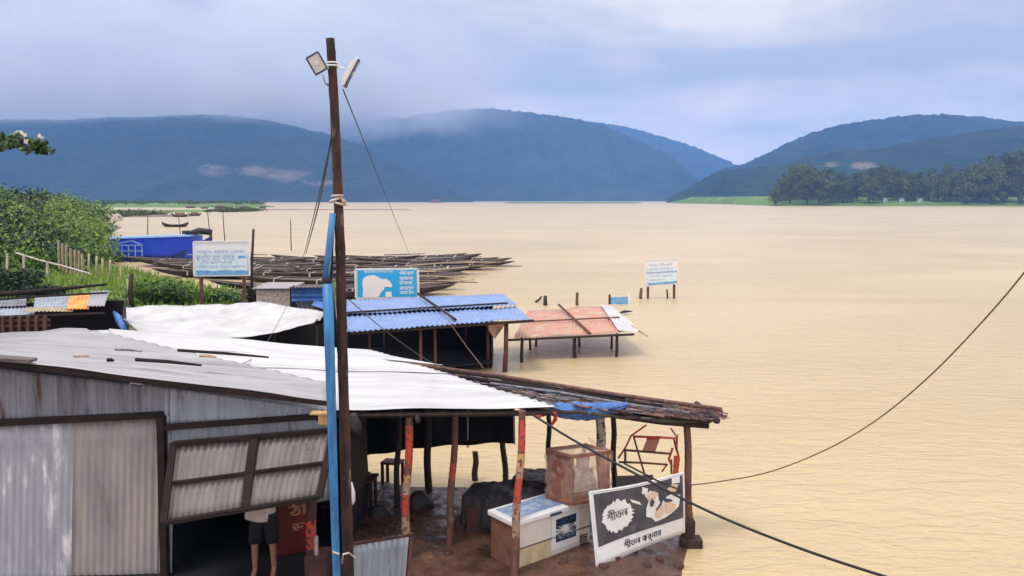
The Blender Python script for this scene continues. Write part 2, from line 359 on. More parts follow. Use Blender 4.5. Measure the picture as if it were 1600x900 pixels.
def ground_mat():
    m = bpy.data.materials.new('mud_and_grass'); m.use_nodes = True; t = m.node_tree
    b = t.nodes['Principled BSDF']
    co = N(t, 'ShaderNodeTexCoord'); at = N(t, 'ShaderNodeAttribute', attribute_name='cover')
    n1 = N(t, 'ShaderNodeTexNoise'); n1.inputs['Scale'].default_value = 1.6; n1.inputs['Detail'].default_value = 8; n1.inputs['Roughness'].default_value = .65
    t.links.new(co.outputs['Object'], n1.inputs['Vector'])
    rm = N(t, 'ShaderNodeValToRGB'); e = rm.color_ramp.elements
    e[0].position = .36; e[0].color = (.038, .018, .014, 1); e[1].position = .6; e[1].color = (.13, .062, .038, 1); x = e.new(.72); x.color = (.24, .14, .07, 1)
    rg = N(t, 'ShaderNodeValToRGB'); e = rg.color_ramp.elements
    e[0].position = .36; e[0].color = (.06, .10, .022, 1); e[1].position = .58; e[1].color = (.17, .26, .045, 1); x = e.new(.72); x.color = (.28, .25, .13, 1)
    t.links.new(n1.outputs['Fac'], rm.inputs[0]); t.links.new(n1.outputs['Fac'], rg.inputs[0])
    mx_ = N(t, 'ShaderNodeMix', data_type='RGBA'); t.links.new(at.outputs['Fac'], mx_.inputs[0]); t.links.new(rm.outputs[0], mx_.inputs[6]); t.links.new(rg.outputs[0], mx_.inputs[7])
    t.links.new(mx_.outputs[2], b.inputs['Base Color'])
    n2 = N(t, 'ShaderNodeTexNoise'); n2.inputs['Scale'].default_value = 5; n2.inputs['Detail'].default_value = 8
    t.links.new(co.outputs['Object'], n2.inputs['Vector'])
    r2 = N(t, 'ShaderNodeMapRange'); r2.inputs['From Min'].default_value = .35; r2.inputs['From Max'].default_value = .65; r2.inputs['To Min'].default_value = .08; r2.inputs['To Max'].default_value = .75
    t.links.new(n2.outputs['Fac'], r2.inputs[0]); t.links.new(r2.outputs[0], b.inputs['Roughness'])
    bp = N(t, 'ShaderNodeBump'); bp.inputs['Strength'].default_value = .7; bp.inputs['Distance'].default_value = .06
    t.links.new(n2.outputs['Fac'], bp.inputs['Height']); t.links.new(bp.outputs[0], b.inputs['Normal'])
    return m
M['mud'] = ground_mat()

def hill_mat(name, c1, c2, scar=(.30, .22, .19)):
    m = bpy.data.materials.new(name); m.use_nodes = True; t = m.node_tree
    b = t.nodes['Principled BSDF']; b.inputs['Roughness'].default_value = .95; b.inputs['Specular IOR Level'].default_value = .1
    co = N(t, 'ShaderNodeTexCoord')
    n1 = N(t, 'ShaderNodeTexNoise'); n1.inputs['Scale'].default_value = .009; n1.inputs['Detail'].default_value = 12; n1.inputs['Roughness'].default_value = .82
    t.links.new(co.outputs['Object'], n1.inputs['Vector'])
    r = N(t, 'ShaderNodeValToRGB'); e = r.color_ramp.elements; e[0].position = .38; e[0].color = (*c1, 1); e[1].position = .62; e[1].color = (*c2, 1)
    t.links.new(n1.outputs['Fac'], r.inputs[0])
    at = N(t, 'ShaderNodeAttribute', attribute_name='scar')
    n2 = N(t, 'ShaderNodeTexNoise'); n2.inputs['Scale'].default_value = .014; n2.inputs['Detail'].default_value = 10; n2.inputs['Roughness'].default_value = .75
    t.links.new(co.outputs['Object'], n2.inputs['Vector'])
    ad = N(t, 'ShaderNodeMath', operation='MULTIPLY'); t.links.new(at.outputs['Fac'], ad.inputs[0]); t.links.new(n2.outputs['Fac'], ad.inputs[1])
    r2 = N(t, 'ShaderNodeMapRange'); r2.inputs['From Min'].default_value = .30; r2.inputs['From Max'].default_value = .62
    t.links.new(ad.outputs[0], r2.inputs[0])
    mm = N(t, 'ShaderNodeMix', data_type='RGBA'); t.links.new(r2.outputs[0], mm.inputs[0]); t.links.new(r.outputs[0], mm.inputs[6]); mm.inputs[7].default_value = (*scar, 1)
    t.links.new(mm.outputs[2], b.inputs['Base Color'])
    bp = N(t, 'ShaderNodeBump'); bp.inputs['Strength'].default_value = 1.0; bp.inputs['Distance'].default_value = 25
    n3 = N(t, 'ShaderNodeTexNoise'); n3.inputs['Scale'].default_value = .05; n3.inputs['Detail'].default_value = 6
    t.links.new(co.outputs['Object'], n3.inputs['Vector']); t.links.new(n3.outputs['Fac'], bp.inputs['Height']); t.links.new(bp.outputs[0], b.inputs['Normal'])
    return m
M['hill'] = hill_mat('forested_hill', (.004, .009, .007), (.036, .055, .028))
M['hill_near'] = hill_mat('near_forested_hill', (.005, .011, .008), (.036, .055, .026), (.42, .30, .20))

# ------------------------------------------------------------------ the setting: water, land, hills
def lerp(x, xs, ys): return float(np.interp(x, xs, ys))
mb = MB(); S = 7000
mb.add([(-S, -300, 0), (S, -300, 0), (S, 7500, 0), (-S, 7500, 0)], [(0, 1, 2, 3)])
tag(mb.build('water', M['water']), kind='structure')

SY = [-40, 0, 10, 11.9, 13.1, 13.5, 14.0, 14.8, 15.2, 15.6, 16.0, 20, 30, 42, 46, 53, 62, 74, 100, 121, 169, 230, 300, 340]
SX = [3, 3, 2.5, 2.55, 2.85, 2.85, 2.6, 1.8, .3, -2.0, -4.6, -5.5, -8, -11.5, -13.5, -20, -27, -37, -50, -60, -79, -118, -170, -260]
def land_z(x, y):
    xs = lerp(y, SY, SX)
    d = (xs - x) * (.85 if y > 45 else 1.0)
    nn = mnoise.fractal(Vector((x * .35, y * .35, 3.1)), 1.0, 2.0, 4)
    if d <= 0: return max(-1.5, d * .35) + nn * .02
    near = min(.22, d * .20) + nn * .05
    if y < 30: return near
    f = min(1, (y - 30) / 12)
    k = .42 * min(1, max(0, (y - 47) / 16)); d0 = lerp(y, [47, 60, 80], [9, 4, 1])
    z = .09 * d + k * max(0, d - d0)
    z = 4.3 * (1 - math.exp(-z / 4.3)) + nn * .15 + .25 * min(1, d)
    return near * (1 - f) + z * f
mb = MB()
xs_ = list(np.concatenate([np.arange(-300, -60, 3.0), np.arange(-60, -14, 1.0), np.arange(-14, 8, .35)]))
ys_ = list(np.concatenate([np.arange(-30, 8, 2.0), np.arange(8, 20, .3), np.arange(20, 90, 1.0), np.arange(90, 345, 3.0)]))
vs = [(x, y, land_z(x, y)) for y in ys_ for x in xs_]; W = len(xs_)
mb.add(vs, [(j * W + i, j * W + i + 1, (j + 1) * W + i + 1, (j + 1) * W + i) for j in range(len(ys_) - 1) for i in range(W - 1)])
land = tag(mb.build('river_bank', M['mud'], smooth=True), kind='structure')
a = land.data.attributes.new('cover', 'FLOAT', 'POINT')
a.data.foreach_set('value', [max(0, min(1, (p[1] - 26) / 10)) * max(0, min(1, (p[2] - .25) * 2.5)) for p in vs])

def hill(name, pts, Y, front, back, mat, rough=.05, base=0.0, nu=300, scars=(), x_ext=0):
    """a heightfield ridge: its crest at distance Y follows the skyline pts, its foot starts `front` metres nearer"""
    us = [p[0] for p in pts]; vs_ = [p[1] for p in pts]
    x0 = (us[0] - 800) / F * Y; x1 = (us[-1] - 800) / F * Y
    nv = 46; V = []; scar = []
    for j in range(nv + 1):
        t = j / nv
        y = Y - front + (front + back) * t
        for i in range(nu + 1):
            s_ = i / nu; u = us[0] + (us[-1] - us[0]) * s_
            x = (u - 800) / F * y
            v = float(np.interp(u, us, vs_))
            top = P(u, v, Y).z
            q = (y - (Y - front)) / front if y < Y else 1 - (y - Y) / back
            q = max(0, min(1, q)); prof = math.sin(q * math.pi / 2) ** 1.15
            nn = mnoise.fractal(Vector((x / 330, y / 420, Y / 900)), .9, 2.1, 6)
            fine = mnoise.fractal(Vector((x / 26, y / 40, 1.7)), .6, 2.0, 4)
            z = top * prof * min(1, y / Y) + nn * top * .26 * (1 - q ** 1.5) * min(1, q * 3) + fine * (7.0 * Y / 3000) * min(1, q * 4)
            V.append((x, y, max(-3, z - 1) + base))
            sv = 0.0
            if scars:
                # pixel of this point, to find the bare patches
                d = Vector((x, y, z - H)); fwd = d.y * CP - d.z * SP; upc = d.y * SP + d.z * CP
                pu = 800 + F * d.x / fwd; pv = 450 - F * upc / fwd
                for (cu, cv, ru, rv) in scars:
                    rr = ((pu - cu) / ru) ** 2 + ((pv - cv) / rv) ** 2
                    sv = max(sv, 1.0 - rr * .6 if rr < 1.6 else 0)
            scar.append(sv)
    W = nu + 1
    m = MB(); m.add(V, [(j * W + i, j * W + i + 1, (j + 1) * W + i + 1, (j + 1) * W + i) for j in range(nv) for i in range(nu)])
    o = m.build(name, mat, smooth=True)
    at = o.data.attributes.new('scar', 'FLOAT', 'POINT'); at.data.foreach_set('value', scar)
    return tag(o, kind='structure')
hill('hills', [(840, 205), (900, 195), (940, 192), (1000, 205), (1060, 222), (1130, 250), (1165, 266), (1200, 285), (1260, 311)], 5600, 900, 900, M['hill'])
hill('hills', [(330, 200), (400, 186), (470, 180), (540, 177), (600, 180), (660, 190), (740, 230), (800, 300)], 5000, 900, 700, M['hill'])
hill('hills', [(470, 300), (530, 232), (570, 208), (600, 196), (650, 180), (700, 172), (760, 171), (830, 176), (880, 182), (930, 192), (960, 205), (1000, 222), (1040, 242), (1065, 258), (1085, 280), (1100, 311)], 3900, 1000, 700, M['hill'])
hill('hills', [(-420, 170), (-200, 176), (0, 187), (60, 187), (110, 189), (180, 184), (250, 182), (320, 180), (380, 183), (430, 190), (500, 205), (560, 225), (640, 258), (700, 290), (740, 311)], 3000, 1100, 700, M['hill'],
     scars=[(335, 266, 36, 14), (400, 266, 45, 12), (450, 273, 50, 14), (505, 285, 45, 7), (900, 300, 30, 5)])
hill('hills', [(1055, 311), (1090, 288), (1130, 264), (1165, 254), (1190, 241), (1230, 222), (1260, 208), (1300, 196), (1350, 188), (1400, 181), (1480, 179), (1540, 185), (1600, 192), (1800, 205), (2100, 200)], 3100, 700, 700, M['hill'])
hill('hills', [(1040, 311), (1080, 290), (1120, 266), (1160, 262), (1210, 258), (1260, 242), (1310, 234), (1360, 232), (1420, 220), (1500, 208), (1560, 198), (1650, 190), (1900, 185)], 1900, 500, 600, M['hill_near'],
     scars=[(1350, 258, 30, 9), (1300, 256, 18, 6)])

def strip(name, pts_near, pts_far, z, mat, n=60):
    m = MB(); V = []; k = 20
    for i in range(n + 1):
        s_ = i / n
        a_ = Vector((np.interp(s_, np.linspace(0, 1, len(pts_near)), [p[0] for p in pts_near]), np.interp(s_, np.linspace(0, 1, len(pts_near)), [p[1] for p in pts_near]), 0))
        b_ = Vector((np.interp(s_, np.linspace(0, 1, len(pts_far)), [p[0] for p in pts_far]), np.interp(s_, np.linspace(0, 1, len(pts_far)), [p[1] for p in pts_far]), 0))
        for j in range(k + 1):
            t = j / k; p = a_.lerp(b_, t)
            e = min(1, 9 * min(t, 1 - t)) * min(1, 12 * min(s_, 1 - s_))
            h_ = z * e + mnoise.fractal(Vector((p.x / 30, p.y / 30, 2)), 1, 2, 4) * z * (.12 if z > 5 else .5) * min(1, e * 2)
            V.append((p.x, p.y, h_ - .35))
    m.add(V, [(i * (k + 1) + j, (i + 1) * (k + 1) + j, (i + 1) * (k + 1) + j + 1, i * (k + 1) + j + 1) for i in range(n) for j in range(k)])
    o = m.build(name, mat, smooth=True)
    return tag(o, kind='structure')
M['far_grass'] = pm('far_bank_grass', (.15, .26, .04), (.08, .15, .03), (.40, .40, .12), scale=.03, rough=.9, bump=0, stretch=(.4, 2, 1), sharp=(.4, .6))
M['sand'] = pm('dull_sand', (.20, .15, .11), (.13, .11, .07), (.10, .14, .05), scale=.04, rough=.9, bump=0)
def G(u, Y): return ((u - 800) / F * Y, Y)
strip('far_bank', [G(1050, 1300), G(1130, 1050), G(1200, 760), G(1400, 735), (700, 730), (1100, 760)], [G(1040, 1500), G(1130, 1480), G(1250, 1450), G(1450, 1400), (1100, 1350), (1600, 1300)], 9.5, M['far_grass'], 110)
strip('sandbar', [G(-200, 640), G(150, 600), G(300, 590), G(430, 620)], [G(-300, 1400), G(100, 1200), G(300, 1000), G(440, 700)], 2.6, M['far_grass'])
strip('sandbar', [G(330, 450), G(450, 455), G(560, 452), G(660, 455)], [G(330, 464), G(450, 466), G(560, 468), G(665, 464)], .65, M['sand'], 80)
strip('sandbar', [G(790, 1250), G(900, 1200), G(1000, 1250)], [G(780, 1500), G(900, 1500), G(1010, 1450)], 1.6, M['far_grass'])

M['pale_sand'] = pm('pale_sand', (.46, .38, .31), (.34, .27, .21), (.16, .17, .07), scale=.1, rough=.9, bump=0)
strip('sandbar', [G(135, 215), G(170, 205), G(192, 215)], [G(130, 262), G(165, 290), G(196, 262)], 1.5, M['pale_sand'], 30)
strip('sandbar', [G(150, 262), G(230, 268), G(300, 274)], [G(150, 300), G(230, 296), G(312, 284)], .75, M['sand'], 60)
strip('sandbar', [G(170, 360), G(280, 372), G(400, 385)], [G(150, 430), G(280, 420), G(408, 397)], .9, M['far_grass'], 60)
# haze: one closed box of even pale air
hz = MB(); hz.box((0, 3300, 277.5), (9600, 7400, 565))
hm = bpy.data.materials.new('pale_blue_haze'); hm.use_nodes = True; t = hm.node_tree; t.nodes.clear()
ho = N(t, 'ShaderNodeOutputMaterial'); pv = N(t, 'ShaderNodeVolumePrincipled')
pv.inputs['Color'].default_value = (.19, .42, .94, 1); pv.inputs['Density'].default_value = 2.2e-4; pv.inputs['Anisotropy'].default_value = 0.0
t.links.new(pv.outputs[0], ho.inputs['Volume'])
tag(hz.build('haze', hm), kind='stuff')

# cloud lying on the left ridge
def ridge_cloud(c, size, zb, zt, dens, seed):
    m = MB(); m.box(c, size)
    mt = bpy.data.materials.new('ridge_cloud'); mt.use_nodes = True; t = mt.node_tree; t.nodes.clear()
    o_ = N(t, 'ShaderNodeOutputMaterial'); v_ = N(t, 'ShaderNodeVolumePrincipled'); v_.inputs['Color'].default_value = (.93, .95, 1, 1)
    co = N(t, 'ShaderNodeTexCoord'); mp_ = N(t, 'ShaderNodeMapping'); mp_.inputs['Scale'].default_value = (1, 1, 1.6); mp_.inputs['Location'].default_value = (seed, seed * 2, 0)
    n_ = N(t, 'ShaderNodeTexNoise'); n_.inputs['Scale'].default_value = .0042; n_.inputs['Detail'].default_value = 3
    t.links.new(co.outputs['Object'], mp_.inputs[0]); t.links.new(mp_.outputs[0], n_.inputs['Vector'])
    s_ = N(t, 'ShaderNodeSeparateXYZ'); t.links.new(co.outputs['Object'], s_.inputs[0])
    z_ = N(t, 'ShaderNodeMapRange'); z_.interpolation_type = 'SMOOTHSTEP'; z_.inputs['From Min'].default_value = zb; z_.inputs['From Max'].default_value = zt
    t.links.new(s_.outputs['Z'], z_.inputs['Value'])
    k_ = N(t, 'ShaderNodeMapRange'); k_.inputs['From Min'].default_value = .38; k_.inputs['From Max'].default_value = .62; t.links.new(n_.outputs['Fac'], k_.inputs['Value'])
    x_ = N(t, 'ShaderNodeMapRange'); x_.interpolation_type = 'SMOOTHSTEP'; x_.inputs['From Min'].default_value = c[0] + size[0] / 2; x_.inputs['From Max'].default_value = c[0] + size[0] / 2 - 700; t.links.new(s_.outputs['X'], x_.inputs['Value'])
    a_ = N(t, 'ShaderNodeMath', operation='MULTIPLY'); t.links.new(z_.outputs[0], a_.inputs[0]); t.links.new(k_.outputs[0], a_.inputs[1])
    b_ = N(t, 'ShaderNodeMath', operation='MULTIPLY'); t.links.new(a_.outputs[0], b_.inputs[0]); t.links.new(x_.outputs[0], b_.inputs[1])
    d_ = N(t, 'ShaderNodeMath', operation='MULTIPLY'); d_.inputs[1].default_value = dens; t.links.new(b_.outputs[0], d_.inputs[0]); t.links.new(d_.outputs[0], v_.inputs['Density'])
    t.links.new(v_.outputs[0], o_.inputs['Volume'])
    return tag(m.build('cloud', mt), 'pale low cloud lying along the left ridge', 'cloud', kind='stuff')
ridge_cloud((-1700, 2900, 370), (3600, 1500, 350), 222, 320, .0062, 3.0)
sc.cycles.volume_step_rate = 2.0
# ------------------------------------------------------------------ vegetation
def leaf_cloud(centres, radii, n, size, flat=1.0, seed=0):
    """n leaf faces in each ellipsoid clump, mostly near its surface"""
    r_ = np.random.default_rng(seed + 5)
    c = np.repeat(np.asarray(centres, float), n, axis=0); rad = np.repeat(np.asarray(radii, float), n, axis=0)
    d = r_.normal(size=(len(c), 3)); d /= np.linalg.norm(d, axis=1)[:, None]
    rr = r_.random(len(c)) ** .45
    p = c + d * rad * rr[:, None] * (1 + .22 * r_.normal(size=len(c)))[:, None]
    nrm = d + r_.normal(size=d.shape) * .75; nrm /= np.linalg.norm(nrm, axis=1)[:, None]
    a_ = np.cross(nrm, r_.normal(size=d.shape)); a_ /= np.linalg.norm(a_, axis=1)[:, None]
    b_ = np.cross(nrm, a_)
    sz = (size if np.isscalar(size) else np.repeat(np.asarray(size), n)) * (.6 + .8 * r_.random(len(c)))
    sz = sz[:, None]
    v = np.stack([p - a_ * sz, p + b_ * sz * .45, p + a_ * sz, p - b_ * sz * .45], axis=1).reshape(-1, 3)
    return v
def leaf_mesh(name, v, mat, parent=None, extra=None):
    me = bpy.data.meshes.new(name); n = len(v) // 4
    off = OFF.get(parent.name, Vector((0, 0, 0))) if parent else Vector((0, 0, 0))
    v = v - np.array([off.x, off.y, off.z])
    me.vertices.add(len(v)); me.vertices.foreach_set('co', v.astype(np.float32).ravel())
    me.loops.add(len(v)); me.loops.foreach_set('vertex_index', np.arange(len(v), dtype=np.int32))
    me.polygons.add(n); me.polygons.foreach_set('loop_start', np.arange(0, len(v), 4, dtype=np.int32)); me.polygons.foreach_set('loop_total', np.full(n, 4, np.int32))
    me.materials.append(mat); me.update(calc_edges=True)
    o = bpy.data.objects.new(name, me); COL.objects.link(o)
    if parent: o.parent = parent
    OFF[o.name] = off
    return o

# the shrub-covered slope of the left bank
cs, rs, ss = [], [], []
tries = 0
while len(cs) < 620 and tries < 20000:
    tries += 1
    y = 50 + 250 * random.random() ** 1.7
    xs0 = lerp(y, SY, SX)
    x = xs0 - random.random() ** 1.3 * (16 + y * .22)
    d = xs0 - x
    if y < 62 and d < 10 - (y - 50) * .6: continue
    u = 800 + x / y * F
    if u < -160: continue
    if u > 158 and y < 115: continue
    if u > 190 or (y > 190 and u > 132) or (y > 125 and u > 160): continue
    if y < 60 and u > 95: continue
    r0 = (.45 + 1.7 * random.random() ** 1.6) * (1 + y / 260)
    z = land_z(x, y)
    cs.append((x, y, z + r0 * .45)); rs.append((r0 * 1.25, r0 * 1.25, r0 * .85)); ss.append(.07 + y * .0019)
M['leaf_yellow'] = pm('yellow_green_leaves', (.24, .34, .05), (.12, .20, .03), (.36, .38, .10), scale=.4, rough=.6, bump=0)
M['leaf_brown'] = pm('dry_brown_leaves', (.12, .085, .05), (.06, .05, .03), scale=.8, rough=.8, bump=0)
kinds = []
for c_ in cs:
    q_ = mnoise.noise(Vector((c_[0] * .09, c_[1] * .06, 4.0))) + random.uniform(-.22, .22)
    kinds.append('leaf_yellow' if q_ > .16 else ('leaf_dark' if q_ < -.24 else ('leaf_brown' if random.random() < .05 else 'leaf')))
for kd, nm_, lab_ in (('leaf', 'undergrowth', 'dense green shrubs covering the left river bank'), ('leaf_yellow', 'undergrowth', 'yellow green shrubs mixed through the left bank'), ('leaf_dark', 'undergrowth', 'dark leafy shrubs mixed through the left bank'), ('leaf_brown', 'undergrowth', 'dead brown scrub in patches on the left bank')):
    ii = [i_ for i_, k_ in enumerate(kinds) if k_ == kd]
    if ii:
        v = leaf_cloud([cs[i_] for i_ in ii], [rs[i_] for i_ in ii], 300, [ss[i_] * (1.0 if kd != 'leaf_yellow' else .75) for i_ in ii], seed=len(ii))
        tag(leaf_mesh(nm_, v, M[kd]), lab_, 'undergrowth', kind='stuff')
# grass tufts
gp = []
for k in range(9000):
    y = 34 + random.random() ** 1.3 * 30; xs0 = lerp(y, SY, SX); x = xs0 - 1.0 - random.random() * 22
    z = land_z(x, y); h_ = .18 + .25 * random.random(); an = random.random() * 6.28
    dx, dy = math.cos(an) * .06, math.sin(an) * .06; lx, ly = random.uniform(-.15, .15), random.uniform(-.15, .15)
    gp += [(x - dx, y - dy, z - .02), (x + dx, y + dy, z - .02), (x + lx + dx * .3, y + ly, z + h_), (x + lx - dx * .3, y + ly, z + h_)]
tag(leaf_mesh('grass', np.array(gp), M['grass']), 'bright grass and weeds behind the tin roofs', 'grass', kind='stuff')
def bush(label, c, r, mat, n=420, size=.11, name='bush', group='bushes on the left bank'):
    t = thing(name, label, 'bush', c, group)
    m = MB()
    for k in range(6):
        an = random.random() * 6.28; e = Vector((math.cos(an) * r[0] * .5, math.sin(an) * r[1] * .5, r[2] * 1.1))
        m.tube([Vector(c) - Vector((0, 0, .1)), Vector(c) + e * .5, Vector(c) + e], [.03, .02, .01], 5)
    m.build('stem', M['twig'], t)
    cc, rr = [], []
    for k in range(9):
        o_ = Vector((random.uniform(-.6, .6) * r[0], random.uniform(-.6, .6) * r[1], random.uniform(.35, 1.1) * r[2]))
        cc.append(Vector(c) + o_); q = random.uniform(.35, .55); rr.append((r[0] * q, r[1] * q, r[2] * q))
    leaf_mesh('foliage', leaf_cloud(cc, rr, n, size, seed=int(abs(c[0] * 10))), mat, t)
    return t
def on(u, v, z=None, Yg=None):
    """ground point under pixel"""
    y = 20.0
    for _ in range(400):
        p = P(u, v, y)
        if p.z <= land_z(p.x, y): return (p.x, y, land_z(p.x, y))
        y += .4
    return tuple(P(u, v, 60))
bush('dark green bush behind the patched tin roof at the left edge', on(22, 466), (1.6, 1.3, .95), M['leaf_dark'])
bush('low dark bush below the white rail, right of the bigger dark bush', on(58, 472), (1.1, .9, .5), M['leaf_dark'])
bush('green bush right of the dark wooden post above the white tarpaulin', on(252, 478), (2.0, 1.2, .75), M['leaf'])
bush('green bush left of the dark wooden post, under the bamboo pickets', on(172, 486), (1.1, .8, .35), M['leaf'])
bush('small weed clump under the left billboard', on(345, 477), (1.3, .8, .45), M['leaf'], size=.09)
bush('small green bush at the foot of the right billboard post', on(402, 474), (.75, .6, .55), M['leaf_dark'], size=.09)

# the wood on the far right bank: every tree its own trunk and crown
def far_tree_proto(kind, seed):
    random.seed(seed)
    t = thing('tree', 'x', 'tree', (0, 0, 0), 'trees on the far right bank')
    m = MB(); Ht = 24.0
    m.tube([(0, 0, -1), (.3, 0, 6), (0, .4, 12), (.6, 0, 19)], [.55, .45, .35, .15], 6)
    cc, rr = [], []
    for k in range(26):
        if kind == 0:   # broad
            an = random.random() * 6.28; q = random.random() ** .5 * 7.5; z = random.uniform(6, 21); q *= 1 - max(0, z - 15) / 11
        elif kind == 1:  # taller, narrower
            an = random.random() * 6.28; q = random.random() ** .5 * 5; z = random.uniform(5, 24); q *= 1 - max(0, z - 16) / 12
        else:            # ragged, leaning
            an = random.random() * 6.28; q = random.random() ** .5 * 8.5; z = random.uniform(4, 18); q *= 1 - max(0, z - 11) / 10
        p = Vector((math.cos(an) * q, math.sin(an) * q, z)); cc.append(p)
        r0 = random.uniform(1.7, 3.4); rr.append((r0 * 1.25, r0 * 1.25, r0))
        m.tube([(0.2, 0, z * .45), (p * .6 + Vector((0, 0, z * .15))), p], [.2, .12, .05], 4)
    m.build('trunk', M['trunk'], t)
    leaf_mesh('crown', leaf_cloud(cc, rr, 100, .66, seed=seed), M['leaf_far'], t)
    return t
protos = [far_tree_proto(k % 3, 20 + k) for k in range(5)]
for p_ in protos: index_kids(p_)
random.seed(3)
prof_u = [1150, 1215, 1228, 1250, 1275, 1300, 1330, 1360, 1385, 1420, 1455, 1490, 1525, 1560, 1600, 1750]
prof_v = [300, 285, 258, 247, 256, 270, 274, 262, 258, 266, 268, 262, 252, 246, 240, 238]
used = set(); ti = 0; cnt = 0
ORD = 'first second third fourth fifth sixth seventh eighth ninth tenth eleventh twelfth thirteenth fourteenth fifteenth sixteenth seventeenth eighteenth nineteenth twentieth'.split()
ORD += ['twenty-' + x for x in ORD[:9]] + ['thirtieth'] + ['thirty-' + x for x in ORD[:9]]
sizes = ['tall', 'medium tall', 'lower', 'broad', 'ragged']
def far_ground(x, y): return 9.0 * min(1, max(0, (y - 738) / 70)) - .3
for row in range(3):
    u = 1212 + row * 11
    while u < 1608:
        Y = 770 + row * 45 + random.uniform(-14, 14)
        vt = np.interp(u, prof_u, prof_v) + random.uniform(-3, 9)
        top = P(u, vt, Y).z
        hgt = max(7, (top - far_ground(0, Y)))
        k = random.randrange(5)
        src = protos[k]
        o = copy_tree(src) if src in used else src; used.add(src)
        g = P(u, 300, Y)
        o.location = (g.x, Y, far_ground(0, Y) - .6); s_ = hgt / 23.0
        wd = s_ * random.uniform(.95, 1.25)
        o.scale = (wd, wd, s_); o.rotation_euler = (0, 0, random.random() * 6.28)
        pos = ['front row', 'middle row', 'back row'][row]
        nth = ti; ti += 1
        cnt = cnt + 1 if u > 1214 + row * 11 else 1
        o['label'] = f'dark green tree, {ORD[cnt-1]} from the left in the {pos} of the far wood' if u < 1610 else 'dark green tree just past the right end of the far wood seen here'
        u += random.uniform(17, 27) if row == 0 else random.uniform(19, 29)
for (u, v_, hgt, lab) in [(1213, 318, 8, 'small dark bush at the water edge left of the far wood'), (1570, 312, 15, 'dark round bush on the far green bank near the right edge'), (1512, 309, 11, 'dark bush before the far wood, left of the rounder one'), (1553, 306, 13, 'dark bush on the far bank beside the round one'), (1598, 308, 12, 'dark bush at the right frame edge on the far bank')]:
    o = copy_tree(protos[2]); g = P(u, v_, 745); o.location = (g.x, 748, .8); o.scale = (hgt / 24 * .8,) * 2 + (hgt / 24,); tag(o, lab, 'bush', 'bushes on the far bank'); o.name = 'bush'
# undergrowth under the far wood and along the sandbars
cc, rr, s2 = [], [], []
for k in range(420):
    u = random.uniform(1205, 1760); Y = random.uniform(765, 880)
    x = (u - 800) / F * Y; q = random.uniform(1.2, 3.2) * (1.5 if u > 1212 else .8); cc.append((x, Y, far_ground(0, Y) + q * .5)); rr.append((q * 2.2, q * 1.5, q)); s2.append(.8)
for k in range(170):
    u = random.uniform(1222, 1700); Y = random.uniform(800, 880); x = (u - 800) / F * Y; q = random.uniform(2.5, 5.5)
    cc.append((x, Y, far_ground(0, Y) + q * 1.2)); rr.append((q * 1.8, q * 1.3, q * 1.5)); s2.append(.8)
for k in range(260):
    u = random.uniform(-100, 410); Y = random.uniform(640, 900); x = (u - 800) / F * Y
    q = random.uniform(1, 2.6); cc.append((x, Y, 2.2 + q * .3)); rr.append((q * 3, q * 2, q)); s2.append(.8)
for k in range(190):
    u = random.uniform(60, 300) if k % 2 else random.uniform(200, 405); Y = random.uniform(268, 296) if k % 2 else random.uniform(375, 415)
    if k % 2 and u > 235: u = 150 + (u - 150) * .5; x = (u - 800) / F * Y
    q = random.uniform(.5, 1.5); cc.append((x, Y, .3 + q * .4)); rr.append((q * 2.4, q * 1.6, q)); s2.append(.4)
tag(leaf_mesh('scrub', leaf_cloud(cc, rr, 60, s2, seed=4), M['leaf_far']), 'low scrub on the distant river banks', 'scrub', kind='stuff')
for (u, lab) in [(1383, 'small white hut among the far trees, leftmost of three'), (1409, 'small white hut among the far trees, middle of three'), (1438, 'small white hut among the far trees, rightmost of three')]:
    Y = 762; g = P(u, 300, Y); base = Vector((g.x, Y, far_ground(0, Y)))
    t = thing('hut', lab, 'hut', base, 'white huts on the far bank')
    m = MB(); m.box(base + Vector((0, 0, 1.4)), (3.6, 3, 2.8)); wl = m.build('wall', M['house'], t)
    m = MB(); m.add([base + Vector(p) for p in ((-2.2, -2, 2.81), (2.2, -2, 2.81), (2.2, 2, 2.81), (-2.2, 2, 2.81), (-2.2, 0, 4.1), (2.2, 0, 4.1))], [(0, 1, 5, 4), (2, 3, 4, 5), (0, 4, 3), (1, 2, 5), (0, 3, 2, 1)]); m.build('roof', M['tin_dull'], t)
    m = MB(); m.box(base + Vector((.4, -1.53, 1.0)), (.9, .05, 1.9)); m.build('door', M['beam'], t)

# the branch reaching into the frame at the upper left
tb = Vector(P(-330, 700, 13.0)); tb.z = land_z(tb.x, tb.y)
t = thing('tree', 'leafy branch tip with cream blossom reaching in at the upper left', 'tree', tb)
m = MB(); up0 = P(-330, 300, 13.0)
m.tube([tb - Vector((0, 0, .2)), tb + Vector((.1, 0, 2)), up0, up0 + Vector((.2, .2, 2.2))], [.2, .17, .13, .06], 9)
tip = P(62, 222, 12.4)
m.tube([up0 - Vector((0, 0, .4)), up0.lerp(tip, .4) + Vector((0, 0, .35)), P(0, 212, 12.4), tip], [.07, .045, .018, .006], 7)
m.tube([P(-30, 212, 12.4), P(20, 214, 12.3), P(35, 208, 12.25)], [.02, .012, .005], 6)
m.tube([P(-10, 214, 12.4), P(30, 224, 12.5), P(52, 236, 12.5)], [.02, .012, .005], 6)
m.build('trunk', M['trunk'], t, smooth=True)
cc = [P(u, v_, 12.3 + random.uniform(-.15, .2)) for (u, v_) in [(-60, 215), (-35, 224), (-10, 222), (5, 218), (12, 228), (25, 214), (30, 226), (42, 220), (40, 232), (55, 224), (60, 232), (70, 236), (67, 226), (2, 230), (20, 222)]]
